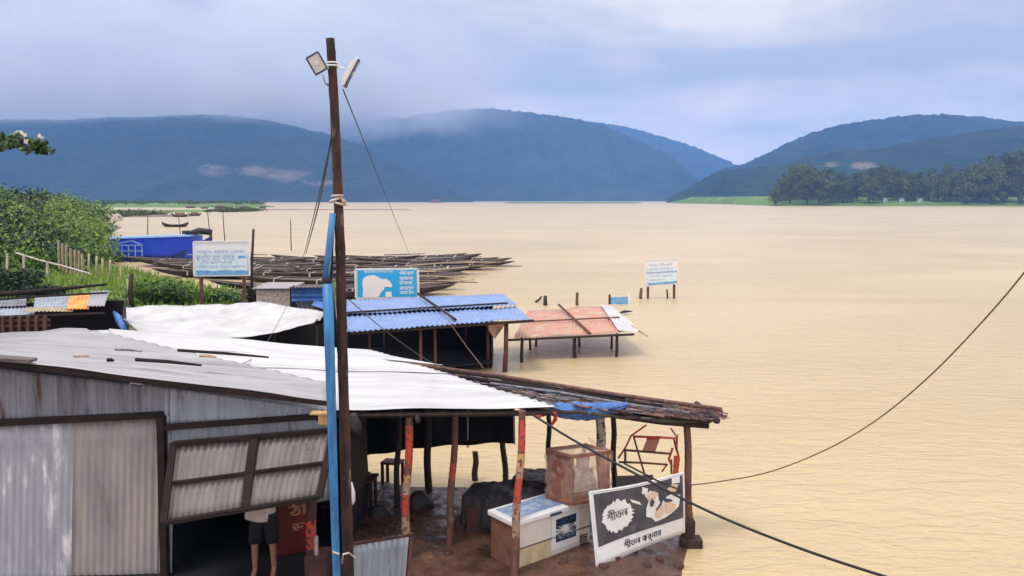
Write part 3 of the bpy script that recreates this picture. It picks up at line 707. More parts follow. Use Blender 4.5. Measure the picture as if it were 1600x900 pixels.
cc += [up0 + Vector((random.uniform(-1.6, 1.0), random.uniform(-1.2, 1.5), random.uniform(.2, 3.0))) for _ in range(50)]
rad = [(.11, .10, .065)] * 15 + [(.45, .45, .3)] * 50
v1 = leaf_cloud(cc[:15], rad[:15], 34, .055, seed=9); v2 = leaf_cloud(cc[15:], rad[15:], 60, .09, seed=10)
leaf_mesh('crown', np.concatenate([v1, v2]), M['leaf_near'], t)
fl = leaf_cloud([P(33, 207, 12.2), P(38, 211, 12.2), P(40, 221, 12.15), P(62, 213, 12.3)], [(.035, .03, .025)] * 4, 16, .03, seed=12)
leaf_mesh('flecks', fl, M['cream_fleck'], t)  # small cream faces scattered near the branch tip

# ------------------------------------------------------------------ writing
_TXT = {}
def text_mesh(s):
    """outline mesh of a line of writing, unit height, origin at its left end"""
    if s in _TXT: return _TXT[s]
    cu = bpy.data.curves.new('writing', 'FONT'); cu.body = s; cu.size = 1.0; cu.resolution_u = 3
    o = bpy.data.objects.new('writing', cu); COL.objects.link(o)
    dg = bpy.context.evaluated_depsgraph_get(); dg.update()
    me = bpy.data.meshes.new_from_object(o.evaluated_get(dg))
    vs = [tuple(v.co) for v in me.vertices]; fs = [tuple(p.vertices) for p in me.polygons]
    bpy.data.objects.remove(o, do_unlink=True); bpy.data.curves.remove(cu); bpy.data.meshes.remove(me)
    _TXT[s] = (vs, fs); return _TXT[s]
def write(mb, s, org, right, up, height, width=None, mi=0, centre=False, bold=0.0):
    vs, fs = text_mesh(s)
    if not vs: return
    org, right, up = Vector(org), Vector(right).normalized(), Vector(up).normalized()
    x0 = min(v[0] for v in vs); x1 = max(v[0] for v in vs)
    kx = (width / (x1 - x0)) if width else height
    q = [org + right * ((v[0] - x0) * kx) + up * (v[1] * height) for v in vs]
    if centre: q = [p - right * (x1 - x0) * kx / 2 for p in q]
    mb.add(q, fs, mi)
    if bold:
        n = right.cross(up) * .0007
        mb.add([p + right * bold + n for p in q], fs, mi)

# ------------------------------------------------------------------ country boats
def boat_proto(L=14.5, B=2.0, D=.62, rise=.36):
    t = thing('wooden_boat', 'x', 'boat', (0, 0, 0), 'country boats moored side by side')
    n = 26
    def half(s): return B / 2 * max(.02, (1 - abs(s) ** 2.6)) ** .75
    def keel(s): return -.18 + (D + rise * .72) * abs(s) ** 4
    def gun(s): return D * .62 + rise * abs(s) ** 3.2
    hull = MB(); prof = []
    for i in range(n + 1):
        s_ = -1 + 2 * i / n; x = s_ * L / 2; hw = half(s_); kz = keel(s_); gz = gun(s_)
        out_ = [(x, -hw, gz), (x, -hw * .82, kz + (gz - kz) * .35), (x, 0, kz), (x, hw * .82, kz + (gz - kz) * .35), (x, hw, gz)]
        th = .05
        hi = max(hw - th, .01)
        in_ = [(x, hi, gz), (x, hi * .8, kz + (gz - kz) * .4 + .04), (x, 0, kz + .06), (x, -hi * .8, kz + (gz - kz) * .4 + .04), (x, -hi, gz)]
        prof.append(out_ + in_)
    V = [p for pr in prof for p in pr]; k = 10
    Fc = [(i * k + j, i * k + (j + 1) % k, (i + 1) * k + (j + 1) % k, (i + 1) * k + j) for i in range(n) for j in range(k)]
    Fc += [tuple(range(k))[::-1], tuple(n * k + j for j in range(k))]
    hull.add(V, Fc)
    hb = hull.build('hull', M['boat'], t, smooth=False)
    dk = MB()
    for i in range(34):
        s_ = -.80 + 1.6 * i / 33; hw = half(s_) * .93; z = gun(s_) - .09
        dk.box((s_ * L / 2, random.uniform(-.03, .03), z + random.uniform(-.01, .015)), (L * .8 / 34 * .86, hw * 2, .025))
    dk.build('deck', M['boat_in'], t)
    for s_ in (-.62, -.2, .22, .6):
        rb = MB(); hw = half(s_) + .02; z = gun(s_)
        rb.box((s_ * L / 2, 0, z + .02), (.11, hw * 2, .05))
        rb.box((s_ * L / 2, -hw - .01, z - .16), (.10, .04, .36)); rb.box((s_ * L / 2, hw + .01, z - .16), (.10, .04, .36))
        rb.build('thwart', M['boat_rib'], t)
    g = MB()
    for sg in (-1, 1):
        g.tube([(s_ * L / 2, sg * half(s_), gun(s_) + .02) for s_ in np.linspace(-.97, .97, 15)], .035, 5)
    g.build('gunwale', M['boat_in'], t)
    return t
bp0 = boat_proto(); index_kids(bp0)
random.seed(21)
rows = [(402, 415, 740), (404, 405, 778), (406, 330, 803), (408, 225, 800), (411, 212, 806), (414, 222, 792), (417, 215, 780), (421, 225, 750), (425, 235, 745), (429, 290, 742), (434, 330, 712), (439, 360, 718), (445, 520, 726), (452, 560, 712), (458, 590, 690)]
ordn = ['first', 'second', 'third', 'fourth', 'fifth', 'sixth', 'seventh', 'eighth', 'ninth', 'tenth', 'eleventh', 'twelfth', 'thirteenth', 'fourteenth', 'fifteenth']
first = True
for ri, (v_, ul, ur) in enumerate(rows):
    Y = 5.3 * F / (v_ - 312); X0 = (ul - 800) / F * Y; X1 = (ur - 800) / F * Y
    Lb = 14.5; sc_ = 1.0
    wdt = X1 - X0
    nb = max(1, int(round(wdt / (Lb * .92))))
    for k in range(nb):
        if nb == 1: cx = X1 - Lb / 2
        else: cx = X1 - Lb / 2 - k * (wdt - Lb) / (nb - 1)
        o = bp0 if first else copy_tree(bp0); first = False
        o.location = (cx + random.uniform(-.6, .6), Y + random.uniform(-.5, .5), random.uniform(-.02, .12))
        o.rotation_euler = (R(random.uniform(-3, 3)), R(random.uniform(-1.2, 1.2)), R(random.uniform(-4, 4)) + (math.pi if random.random() < .5 else 0))
        s_ = random.uniform(.88, 1.06); o.scale = (s_, random.uniform(.85, 1.2), random.uniform(.62, .95))
        col = ['right end', 'middle', 'left part', 'far left end'][k] if nb > 1 else 'right end'
        if k == nb - 1 and nb > 1: col = 'left end'
        o['label'] = f'long dark wooden boat at the {col} of the {ordn[len(rows)-1-ri]} moored row from the front'
        o['group'] = 'country boats moored side by side'
# loose planks and bamboo poles on the raft of boats
random.seed(5)
for k in range(26):
    v_ = random.uniform(401, 450); Y = 5.0 * F / (v_ - 312); u = random.uniform(300, 790) if v_ < 425 else random.uniform(560, 700)
    c = P(u, v_, Y); c.z = .75 + random.uniform(0, .25); Lp = random.uniform(2.5, 6); a_ = random.uniform(-.16, .16)
    d = Vector((math.cos(a_), math.sin(a_), random.uniform(-.04, .10))) * Lp / 2
    m = MB(); m.tube([c - d, c, c + d], [.05, .055, .035], 6)
    o = m.build('bamboo_pole', M['bamboo'] if k % 3 == 0 else M['boat_in'], loc=c)
    tag(o, f'loose pole lying across the moored boats, {["pale","grey"][0 if k%3==0 else 1]}, {ordn[k//2] if k<28 else "last"} from the back, {"upper" if k%2 else "lower"} of its pair', 'pole', 'loose poles on the boats')

def small_boat(name, label, u, Y, L=6, canopy=True, col='boat', yaw=0.0, group='distant boats by the sandbar'):
    c = Vector(((u - 800) / F * Y, Y, 0)); t = thing(name, label, 'boat', c, group); t.rotation_euler = (0, 0, yaw)
    OFF[t.name] = Vector((0, 0, 0))
    m = MB(); n = 12; V = []
    for i in range(n + 1):
        s_ = -1 + 2 * i / n; hw = L * .13 * max(.02, 1 - abs(s_) ** 2.4); gz = .5 + .6 * abs(s_) ** 3; kz = -.3 + .9 * abs(s_) ** 4
        V += [(s_ * L / 2, -hw, gz), (s_ * L / 2, 0, kz), (s_ * L / 2, hw, gz)]
    m.add(V, [(i * 3 + j, i * 3 + (j + 1) % 3, (i + 1) * 3 + (j + 1) % 3, (i + 1) * 3 + j) for i in range(n) for j in range(3)])
    m.build('hull', M[col], t)
    if canopy:
        m = MB(); V = []
        for i in range(7):
            x = -L * .28 + L * .56 * i / 6
            for k in range(7):
                an = math.pi * k / 6; V.append((x, -math.cos(an) * L * .14, .45 + math.sin(an) * L * .20))
        m.add(V, [(i * 7 + k, i * 7 + k + 1, (i + 1) * 7 + k + 1, (i + 1) * 7 + k) for i in range(6) for k in range(6)] + [tuple(range(7)), tuple(42 + k for k in range(7))[::-1]])
        m.build('canopy', M['thatch_c'], t)
    return t
for i, (u, Y, Lb) in enumerate([(300, 560, 7), (322, 520, 5), (346, 560, 8), (360, 530, 5), (383, 545, 6), (412, 560, 5)]):
    small_boat('covered_boat', f'tiny brown covered boat by the far sandbar, {ordn[i]} from the left', u, Y, Lb, yaw=.1 * i)
for i, (u, Y, Lb) in enumerate([(228, 285, 5.5), (255, 300, 3.6), (283, 272, 5), (306, 290, 4.2)]):
    small_boat('covered_boat', f'brown covered boat off the leafy left bank, {ordn[i]} from the left', u, Y, Lb, yaw=.05 * i, group='boats off the left bank')
small_boat('skiff', 'low dark skiff off the left bank just above the blue launch', 275, 172, 5.5, False, group=None)
small_boat('ferry', 'tiny white ferry far off below the middle hill', 682, 1500, 26, True, 'house', group=None)

# ------------------------------------------------------------------ blue launch
def launch():
    Y0 = 77.0; k = Y0 / F
    X0, X1 = (184 - 800) * k, (332 - 800) * k; base = Vector(((X0 + X1) / 2, Y0, 0))
    t = thing('launch', 'long bright blue launch moored beyond the left bank with pale blue railings', 'launch', base)
    Lx = X1 - X0
    # hull with raised bow to the right
    n = 20; V = []
    for i in range(n + 1):
        s_ = i / n; x = X0 + Lx * s_; hw = 1.5 * (1 if s_ < .72 else max(.03, 1 - ((s_ - .72) / .28) ** 2.0)); gz = .55 + (1.75 * max(0, (s_ - .62) / .38) ** 1.3)
        kz = -.4 + (1.3 * max(0, (s_ - .8) / .2) ** 1.5)
        V += [(x, Y0 - hw, gz), (x, Y0 - hw * .85, kz), (x, Y0 + hw * .85, kz), (x, Y0 + hw, gz)]
    m = MB(); m.add(V, [(i * 4 + j, i * 4 + (j + 1) % 4, (i + 1) * 4 + (j + 1) % 4, (i + 1) * 4 + j) for i in range(n) for j in range(4)] + [(3, 2, 1, 0), (n * 4, n * 4 + 1, n * 4 + 2, n * 4 + 3)])
    m.build('hull', M['launch_dark'], t)
    xa, xb = X0 + .05, X0 + Lx * .84
    def body(s): return 2.05 + .22 * s
    m = MB(); V = []
    for i in range(9):
        s_ = i / 8; x = xa + (xb - xa) * s_; V += [(x, Y0 - 1.38, .35), (x, Y0 - 1.42, body(s_)), (x, Y0 + 1.42, body(s_)), (x, Y0 + 1.38, .35)]
    m.add(V, [(i * 4 + j, i * 4 + (j + 1) % 4, (i + 1) * 4 + (j + 1) % 4, (i + 1) * 4 + j) for i in range(8) for j in range(4)] + [(3, 2, 1, 0), (32, 33, 34, 35)])
    m.build('cabin', M['launch_blue'], t)
    m = MB(); m.hexa([(xa - .1, Y0 - 1.5, 2.06), (xb, Y0 - 1.5, 2.29), (xb, Y0 + 1.5, 2.29), (xa - .1, Y0 + 1.5, 2.06)], [(xa - .1, Y0 - 1.45, 2.2), (xb, Y0 - 1.45, 2.43), (xb, Y0 + 1.45, 2.43), (xa - .1, Y0 + 1.45, 2.2)])
    m.build('roof', M['launch_pale'], t)
    m = MB(); m.box((xb - .3, Y0 - .2, 2.62), (1.5, 1.2, .3)); m.tube([(xb - 1, Y0, 2.5), (xb + .2, Y0, 2.75), (xb + 1.3, Y0, 2.6), (X1 - .1, Y0, 2.25)], [.1, .3, .3, .08], 8); m.build('bow_cover', M['dark_cloth'], t, smooth=True)
    # railings on a landing stage in front of the stern
    m = MB(); yr = Y0 - 2.0
    for x in np.linspace(X0 + .1, X0 + 3.1, 6): m.bar((x, yr, .45), (x, yr, 1.55), .07)
    for z in (.48, 1.0, 1.52): m.bar((X0 - 1.6, yr, z), (X0 + 3.2, yr, z), .07)
    m.bar((X0 + .1, yr, 1.5), (X0 + 2.3, yr, 1.95), .07); m.bar((X0 + 2.3, yr, 1.9), (X0 + 3.2, yr, 1.5), .07)
    m.build('railing', M['launch_pale'], t)
    for q, x in enumerate((X0 - 1.3, X0 + .6, X0 + 2.6)):
        m = MB()
        for kx in (-.35, .15, .5):
            c = Vector((x + kx, yr - .1, .18)); pts = [c + Vector((math.cos(a_) * .26, 0, math.sin(a_) * .26)) for a_ in np.linspace(0, 2 * math.pi, 13)]
            m.tube(pts, .1, 6)
        m.build('fender', M['tyre'], t)
    return t
launch()

# stakes standing in the water and on the bank
def stake(name, label, u0, v0, u1, v1, Y, r, mat, cat='stake', group=None, n=7):
    a_, b_ = P(u0, v0, Y), P(u1, v1, Y)
    a_.z = min(a_.z, max(land_z(a_.x, a_.y), -.3)) - .05
    mid = a_.lerp(b_, .5) + Vector((random.uniform(-1, 1) * r, 0, 0))
    m = MB(); m.tube([a_, mid, b_], [r, r * .93, r * .8], n, wob=.15)
    return tag(m.build(name, mat, loc=a_, smooth=True), label, cat, group)
for (u0, v0, u1, v1, Yk, r, lab) in [(231, 372, 231, 338, 118, .07, 'thin dark stake in the water above the left end of the blue launch'),
        (352, 380, 348, 328, 104, .06, 'leaning thin stake behind the left billboard, right one of two'),
        (329, 380, 324, 328, 104, .06, 'leaning thin stake behind the left billboard, left one of two'),
        (283, 368, 279, 340, 118, .06, 'short thin stake behind the middle of the blue launch'),
        (455, 388, 454, 343, 92, .06, 'lone thin stake in the water left of the guy wires')]:
    stake('stake', lab, u0, v0, u1, v1, Yk, r, M['dark_post'], group='thin stakes in the river')
stake('post', 'tall dark wooden post just right of the left billboard', 394, 472, 396, 358, 40, .075, M['dark_post'], 'post')
stake('post', 'thick dark wooden post on the grass between two bushes', 207, 476, 206, 428, 37, .12, M['dark_post'], 'post')
stake('stake', 'pale bamboo stake close beside the thick dark post on the grass', 200, 476, 199, 436, 37, .05, M['bamboo'])
stake('stump', 'short brown stump in the water between the sunken blue board and the red roof', 903, 470, 902, 457, 44, .09, M['post'], 'stump')
stake('stump', 'reddish brown stump just left of the white board standing in the water', 1002, 463, 1002, 450, 47, .10, M['post'], 'stump')
stake('stump', 'tiny dark stump between the legs of the board in the water', 1042, 460, 1042, 452, 47.2, .055, M['dark_post'], 'stump')
stake('stump', 'dark grey stump beside a floating bit of driftwood beyond the blue roof', 852, 472, 852, 462, 44, .12, M['dark_cloth'], 'stump')
m = MB(); c = PZ(842, 471, .05); m.tube([c + Vector((-.2, 0, -.05)), c + Vector((.05, 0, .12)), c + Vector((.15, .05, .28))], [.07, .06, .04], 7); m.build('driftwood', M['dark_post'], loc=c)
tag(bpy.data.objects['driftwood'], 'small dark driftwood left of the grey stump in the water', 'driftwood')
m = MB(); c = PZ(975, 490, .04); m.add([c + Vector(p) for p in ((-.42, 0, 0), (-.1, -.12, .02), (.42, -.05, .1), (.4, .12, .12), (-.05, .15, .1), (0, 0, .17))], [(0, 1, 5), (1, 2, 5), (2, 3, 5), (3, 4, 5), (4, 0, 5), (0, 4, 3, 2, 1)])
tag(m.build('floating_board', M['dark_post'], loc=c), 'dark flat board floating just beyond the faded red roof', 'board')

# pickets and rail on the left bank
random.seed(8)
t = None
pk = [(91, 376, 93, 418), (97, 380, 99, 421), (103, 383, 104, 424), (110, 388, 111, 426), (117, 390, 118, 428), (123, 392, 124, 430), (128, 396, 129, 432)]
b0 = P(110, 425, 50); b0.z = land_z(b0.x, b0.y)
t = thing('picket_fence', 'cluster of tall pale bamboo pickets standing on the left bank', 'fence', b0)
for (ua, va, ub, vb) in pk:
    m = MB(); a_ = P(ub, vb + 3, 50); b_ = P(ua, va, 50); m.bar(a_, b_, .16, .07); m.build('picket', M['bamboo'], t)
for i, (u, va, vb) in enumerate([(140, 396, 430), (152, 400, 430), (161, 404, 432), (173, 406, 433), (189, 418, 446)]):
    stake('fence_post', f'pale bamboo fence post right of the pickets, {ordn[i]} from the left', u, vb + 2, u - 1, va, 49, .075, M['bamboo'], 'post', 'pale posts on the left bank')
t = thing('hand_rail', 'thin white rail running down the grassy left bank on short posts', 'rail', P(75, 425, 44))
m = MB(); m.tube([P(25, 395, 47), P(60, 406, 46), P(100, 416, 45), P(142, 428, 44)], .045, 6); m.build('rail', M['white_paint'], t)
for (u, va, vb) in [(11, 396, 412), (74, 408, 424), (37, 399, 414)]:
    m = MB(); m.bar(P(u, vb + 8, 45.5), P(u, va, 45.5), .09); m.build('post', M['white_paint'], t)

# ------------------------------------------------------------------ billboards
def board(name, label, uL, uR, vT, vB, Y, legs, leg_v, tilt=0.0, legmat='post', dz=0.0):
    tl, tr, br, bl = P(uL[0], vT[0], Y), P(uR[0], vT[1], Y + dz), P(uR[1], vB[1], Y + dz), P(uL[1], vB[0], Y)
    base = (bl + br) / 2; base.z = 0.0
    t = thing(name, label, 'sign', base)
    rt = (tr - tl).normalized(); up = (tl - bl).normalized(); nn = rt.cross(up).normalized()
    if nn.y > 0: nn = -nn
    m = MB(); m.slab([bl - nn * .06, br - nn * .06, tr - nn * .06, tl - nn * .06], .05); bd = m.build('board', M['sign_white'], t)
    m = MB()
    for a_, b_ in ((bl, br), (br, tr), (tr, tl), (tl, bl)): m.bar(a_ - nn * .03, b_ - nn * .03, .05, .07)
    m.build('frame', M['lamp_case'], t)
    for u in legs:
        top = P(u, (vB[0] + vB[1]) / 2 - 12, Y) - nn * .12; bot = P(u, leg_v, Y) - nn * .12; bot.z -= .4
        m = MB(); m.bar(bot, top, .15, .12); m.build('leg', M[legmat], t)
    def at(s_, q, d=.0): return bl + (br - bl) * s_ + ((tl - bl) * (1 - s_) + (tr - br) * s_) * q + nn * (.004 + d)
    return t, at, rt, up, nn
random.seed(4)
t, at, rt, up, nn = board('billboard', 'faded white billboard with rows of blue writing, on two brown posts by the left bank', (302, 303), (388, 390), (378, 377), (431, 430), 38.5, (313, 380), 474)
def panel(t, at, s0, s1, q0, q1, mat, name, d=.0, wavy=False):
    m = MB(); n = 14
    V = [at(s0 + (s1 - s0) * i / n, q0, d) for i in range(n + 1)] + [at(s0 + (s1 - s0) * i / n, q1 + (random.uniform(-.02, .02) if wavy else 0), d) for i in range(n + 1)]
    m.add(V, [(i, i + 1, n + 2 + i, n + 1 + i) for i in range(n)]); return m.build(name, mat, t)
panel(t, at, .03, .97, .14, .70, M['sign_pale'], 'pale_panel', .002, True)
panel(t, at, .04, .98, .02, .145, M['sign_blue'], 'water_band', .004, True)
panel(t, at, .80, .95, .50, .58, M['sign_blue'], 'blue_mark', .005)
m = MB()
for q, s_, wd, h_ in [('জাফলং পর্যটন এলাকা', .06, .84, .09), ('পানিতে নামা নিষেধ সাবধান', .05, .72, .12), ('গভীর পানি বিপদ জনক', .08, .62, .09), ('নৌকায় উঠুন নিয়ম মেনে চলুন', .05, .86, .07)]:
    qq = {0: 0}
for i, (tx, s0, s1, q0, h_) in enumerate([('জাফলং পরযটন এলাকা', .05, .92, .66, .13), ('পানিতে নামা নিষেধ', .04, .74, .43, .26), ('গভীর পানি সাবধান', .10, .70, .34, .12), ('নিয়ম মেনে চলুন আদেশ', .05, .93, .21, .13)]):
    wv = (at(s1, q0) - at(s0, q0)).length
    write(m, tx, at(s0, q0, .007), rt, up, h_ * 1.55, wv)
m.build('lettering', M['blue_ink'], t)

t, at, rt, up, nn = board('map_board', 'sky blue map board with a white map shape standing behind the blue roof', (555, 556), (653, 654), (421, 420), (466, 465), 33, (562, 648), 486, legmat='lamp_case')
panel(t, at, .035, .97, .03, .97, M['sign_cyan'], 'blue_panel', .002)
m = MB()
outl = [(.11, .02), (.12, .30), (.11, .55), (.13, .70), (.20, .78), (.30, .80), (.36, .74), (.42, .66), (.50, .66), (.55, .58), (.585, .44), (.57, .36), (.52, .38), (.47, .38), (.45, .30), (.40, .18), (.36, .02)]
m.add([at(.30, .4, .006)] + [at(a_, b_, .006) for a_, b_ in outl], [(0, i + 1, (i + 1) % len(outl) + 1) for i in range(len(outl))])
m.build('map_shape', M['sign_white'], t)
panel(t, at, .475, .57, .03, .22, M['sign_white'], 'map_key', .006)
m = MB()
for q, tx in zip((.80, .62, .46, .28, .12), ('সিলেট জেলা', 'জাফলং', 'বিছনাকানদি', 'রাতারগুল', 'লালাখাল')): write(m, tx, at(.70, q, .006), rt, up, .20, (at(.92, 0) - at(.70, 0)).length, bold=.01)
write(m, 'পরযটন মানচিতর', at(.14, .87, .006), rt, up, .15, (at(.6, 0) - at(.14, 0)).length)
m.build('lettering', M['sign_white'], t)

t, at, rt, up, nn = board('warning_board', 'white warning board standing out in the flood water on two brown legs', (1008, 1010), (1059, 1059), (406, 404), (447, 443), 47, (1013, 1054), 466)
panel(t, at, .05, .96, .10, .66, M['sign_pale'], 'pale_panel', .003, True); panel(t, at, .06, .97, .02, .11, M['sign_blue'], 'water_band', .005, True)
panel(t, at, .02, .97, .46, .52, M['blue_ink'], 'blue_stripe', .007)
m = MB()
for q, tx, s1, h_ in ((.74, 'সাবধান গভীর পানি', .88, .13), (.58, 'পানিতে নামা নিষেধ', .85, .11), (.32, 'আদেশ ক্রমে', .85, .11), (.18, 'পরযটন', .6, .1)): write(m, tx, at(.1, q, .008), rt, up, h_ * 1.4, (at(s1, 0) - at(.1, 0)).length)
m.build('lettering', M['blue_ink'], t)

# sunken blue board
c = P(974, 470, 44.5); t = thing('sunken_board', 'low blue board almost drowned in the river beside a reddish stump', 'sign', (c.x, 44.5, 0))
m = MB(); a_, b_ = P(960, 0, 44.5), P(988, 0, 44.5); m.box(((a_.x + b_.x) / 2, 44.5, .18), (b_.x - a_.x, .05, .42), Matrix.Rotation(R(-2), 3, 'Y')); m.build('board', M['sign_blue'], t)
for x in (a_.x - .06, b_.x + .06):
    m = MB(); m.box((x, 44.5, .22), (.1, .1, .62)); m.build('leg', M['dark_post'] if x < b_.x else M['sign_white'], t)

# ------------------------------------------------------------------ far huts
def posts(t, lst, mat, Yd=None):
    for (u0, v0, u1, v1, Y, r) in lst:
        a_, b_ = P(u0, v0, Y), P(u1, v1, Y); a_.z = min(a_.z, .0) - .3
        m = MB(); m.tube([a_, a_.lerp(b_, .5) + Vector((random.uniform(-.02, .02), 0, 0)), b_], [r, r * .95, r * .85], 8, wob=.2); m.build('post', mat, t, smooth=True)
# faded red roof standing in the flood
t = thing('flooded_shed', 'open shed with a faded red tin roof standing in the flood water', 'shed', (3.0, 31, 0))
fl_, fr_ = P(803, 528, 28.6), P(982, 519, 29.4); bl_, br_ = P(826, 484, 33.8), P(952, 478, 34.6)
corr([fl_, fr_, br_, bl_], 'v', .13, .02, .006, other=10, rough=.08, seed=2).build('roof', M['red_roof'], t, smooth=True)
m = MB(); m.tube([P(873, 478, 33.9) + Vector((0, 0, .05)), P(922, 524, 28.9) + Vector((0, 0, .07))], .05, 6); m.tube([P(815, 505, 31) + Vector((0, 0, .05)), P(968, 498, 31.6) + Vector((0, 0, .06))], .03, 6); m.build('roof_pole', M['post'], t)
corr([P(966, 519, 29.3) + Vector((0, 0, .07)), P(1000, 516, 29.6), P(955, 477, 34.7), P(938, 478, 34.5) + Vector((0, 0, .07))], 'v', .13, .02, .006, rough=.08, seed=5).build('loose_sheet', M['white_roof'], t)
m = MB(); m.tube([P(946, 495, 32), P(985, 508, 30.5), P(1011, 525, 29)], [.05, .05, .03], 6); m.build('eave_pole', M['bamboo'], t)
m = MB(); m.tube([fl_ + Vector((-.3, 0, -.08)), fr_ + Vector((.2, 0, -.08))], .045, 6); m.build('beam', M['dark_post'], t)
posts(t, [(815, 571, 816, 528, 28.4, .06), (898, 559, 898, 528, 29.2, .07), (963, 556, 964, 521, 29.4, .06), (956, 548, 956, 522, 31, .05), (828, 556, 828, 526, 30.8, .05), (838, 553, 838, 526, 31.5, .05), (905, 550, 905, 526, 31.4, .05)], M['dark_post'])

# blue roof
t = thing('blue_roofed_stall', 'dark stall under a long blue tin roof, standing at the water edge', 'stall', (-4, 28, 0))
def q4(a_, b_, c_, d_): return [a_, b_, c_, d_]
NL, NR, FR, FL_ = P(535, 519, 24.6), P(829, 498, 26.6), P(786, 459, 31.0), P(512, 470, 28.6)
# two overlapping courses of sheets, the near one lower
ML, MR = NL.lerp(FL_, .48), NR.lerp(FR, .48)
corr([NL, NR, MR + Vector((0, 0, -.03)), ML + Vector((0, 0, -.03))], 'v', .16, .022, .005, rough=.05, seed=1).build('roof', M['blue_roof'], t, smooth=True)
corr([ML + Vector((0, -.1, .05)), MR + Vector((0, -.1, .05)), FR, FL_], 'v', .16, .022, .005, rough=.05, seed=3).build('roof', M['blue_roof'], t, smooth=True)
m = MB(); m.tube([ML + Vector((.2, 0, .10)), MR + Vector((-.3, 0, .10))], .035, 6)
m.tube([P(653, 461, 29.4) + Vector((0, 0, .05)), P(712, 504, 25.9) + Vector((0, 0, .09))], .045, 6); m.build('roof_pole', M['dark_post'], t)
m = MB(); m.tube([NL + Vector((-.2, .1, -.08)), NR + Vector((.1, .1, -.08))], .05, 6); m.build('beam', M['dark_post'], t)
posts(t, [(657, 570, 657, 512, 25.8, .055), (679, 570, 679, 511, 26.2, .055), (577, 560, 577, 516, 25.4, .04), (788, 577, 791, 502, 26.8, .085), (762, 574, 762, 503, 27.5, .07), (600, 560, 600, 505, 29.5, .05), (540, 560, 541, 508, 25, .05), (728, 570, 728, 504, 29.5, .05), (475, 545, 475, 505, 24, .035), (488, 548, 488, 505, 24.6, .035)], M['post'])
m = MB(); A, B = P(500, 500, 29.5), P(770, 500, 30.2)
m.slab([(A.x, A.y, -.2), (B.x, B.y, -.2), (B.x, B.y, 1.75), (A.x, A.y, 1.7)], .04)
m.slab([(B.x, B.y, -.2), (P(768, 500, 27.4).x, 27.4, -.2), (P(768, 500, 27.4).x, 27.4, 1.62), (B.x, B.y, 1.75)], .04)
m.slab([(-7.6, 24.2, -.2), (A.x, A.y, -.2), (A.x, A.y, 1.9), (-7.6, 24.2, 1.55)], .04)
m.slab([(-7.3, 24.4, 0.25), (P(770, 500, 27).x, 27.0, 0.25), (B.x, B.y, .25), (A.x, A.y, .25)], .05); m.build('wall', M['black_cloth_and_shade'], t)  # stall's interior shade painted as black walls and floor
m = MB(); m.add([P(762, 502, 26.9), P(790, 502, 26.8), P(786, 512, 26.8), P(773, 530, 26.85), P(764, 517, 26.9), P(776, 510, 27.0)], [(0, 1, 2, 5), (5, 2, 3, 4), (0, 5, 4)]); m.build('red_cloth', M['red_roof'], t)
# blue counter/sheet left of it
t = thing('blue_kiosk', 'small kiosk clad in worn blue sheets left of the blue pipe', 'kiosk', (P(482, 470, 27.5).x, 27.5, 0))
a_, b_ = P(456, 472, 27.5), P(512, 472, 27.2)
m = MB(); corr([a_, b_, P(512, 449, 27.2), P(455, 449, 27.5)], 'u', .16, .02, .006, mb=m); m.build('cladding', M['blue_sheet'], t)
m = MB(); corr([P(452, 450, 27.3), P(514, 448, 27.0), P(512, 445, 28.8), P(458, 446, 29)], 'v', .14, .02, .006, mb=m); m.build('roof', M['boat_in'], t)
m = MB(); m.slab([P(458, 520, 28.9), P(512, 520, 28.7), P(512, 450, 28.7), P(458, 450, 28.9)], .05); m.bar(P(457, 530, 27.6), P(456, 448, 27.6), .12); m.build('frame', M['beam'], t)
m = MB(); corr([P(470, 486, 26.2), P(512, 489, 26), P(512, 470, 27.1), P(462, 473, 27.4)], 'v', .14, .02, .006, rough=.05, mb=m); m.build('awning', M['dark_cloth'], t)
m = MB(); m.add([P(488, 480, 26.2) + Vector((0, -.1, .08)), P(512, 488, 25.9) + Vector((0, -.1, .08)), P(512, 478, 26.6) + Vector((0, 0, .1)), P(492, 474, 26.9) + Vector((0, 0, .1))], [(0, 1, 2, 3)]); m.build('blue_cloth', M['blue_tarp'], t)
# pale low hut wall behind the white tarpaulin
t = thing('low_store', 'low store with pale plastered wall behind the white tarpaulin roof', 'store', (P(430, 470, 30).x, 30, 0))
m = MB(); a_, b_ = P(401, 480, 30), P(453, 480, 30); m.hexa([(a_.x, 30, 0), (b_.x, 30, 0), (b_.x, 31.6, 0), (a_.x, 31.6, 0)], [(a_.x, 30, P(401, 454, 30).z), (b_.x, 30, P(453, 453, 30).z), (b_.x, 31.6, P(453, 453, 30).z + .03), (a_.x, 31.6, P(401, 454, 30).z + .03)]); m.build('wall', M['white_paint'], t)
m = MB(); zt = P(430, 453, 30).z + .06; m.slab([(a_.x - .1, 29.85, zt), (b_.x + .1, 29.85, zt), (b_.x + .1, 31.8, zt + .03), (a_.x - .1, 31.8, zt + .03)], .03); m.build('roof', M['tin_warm'], t)

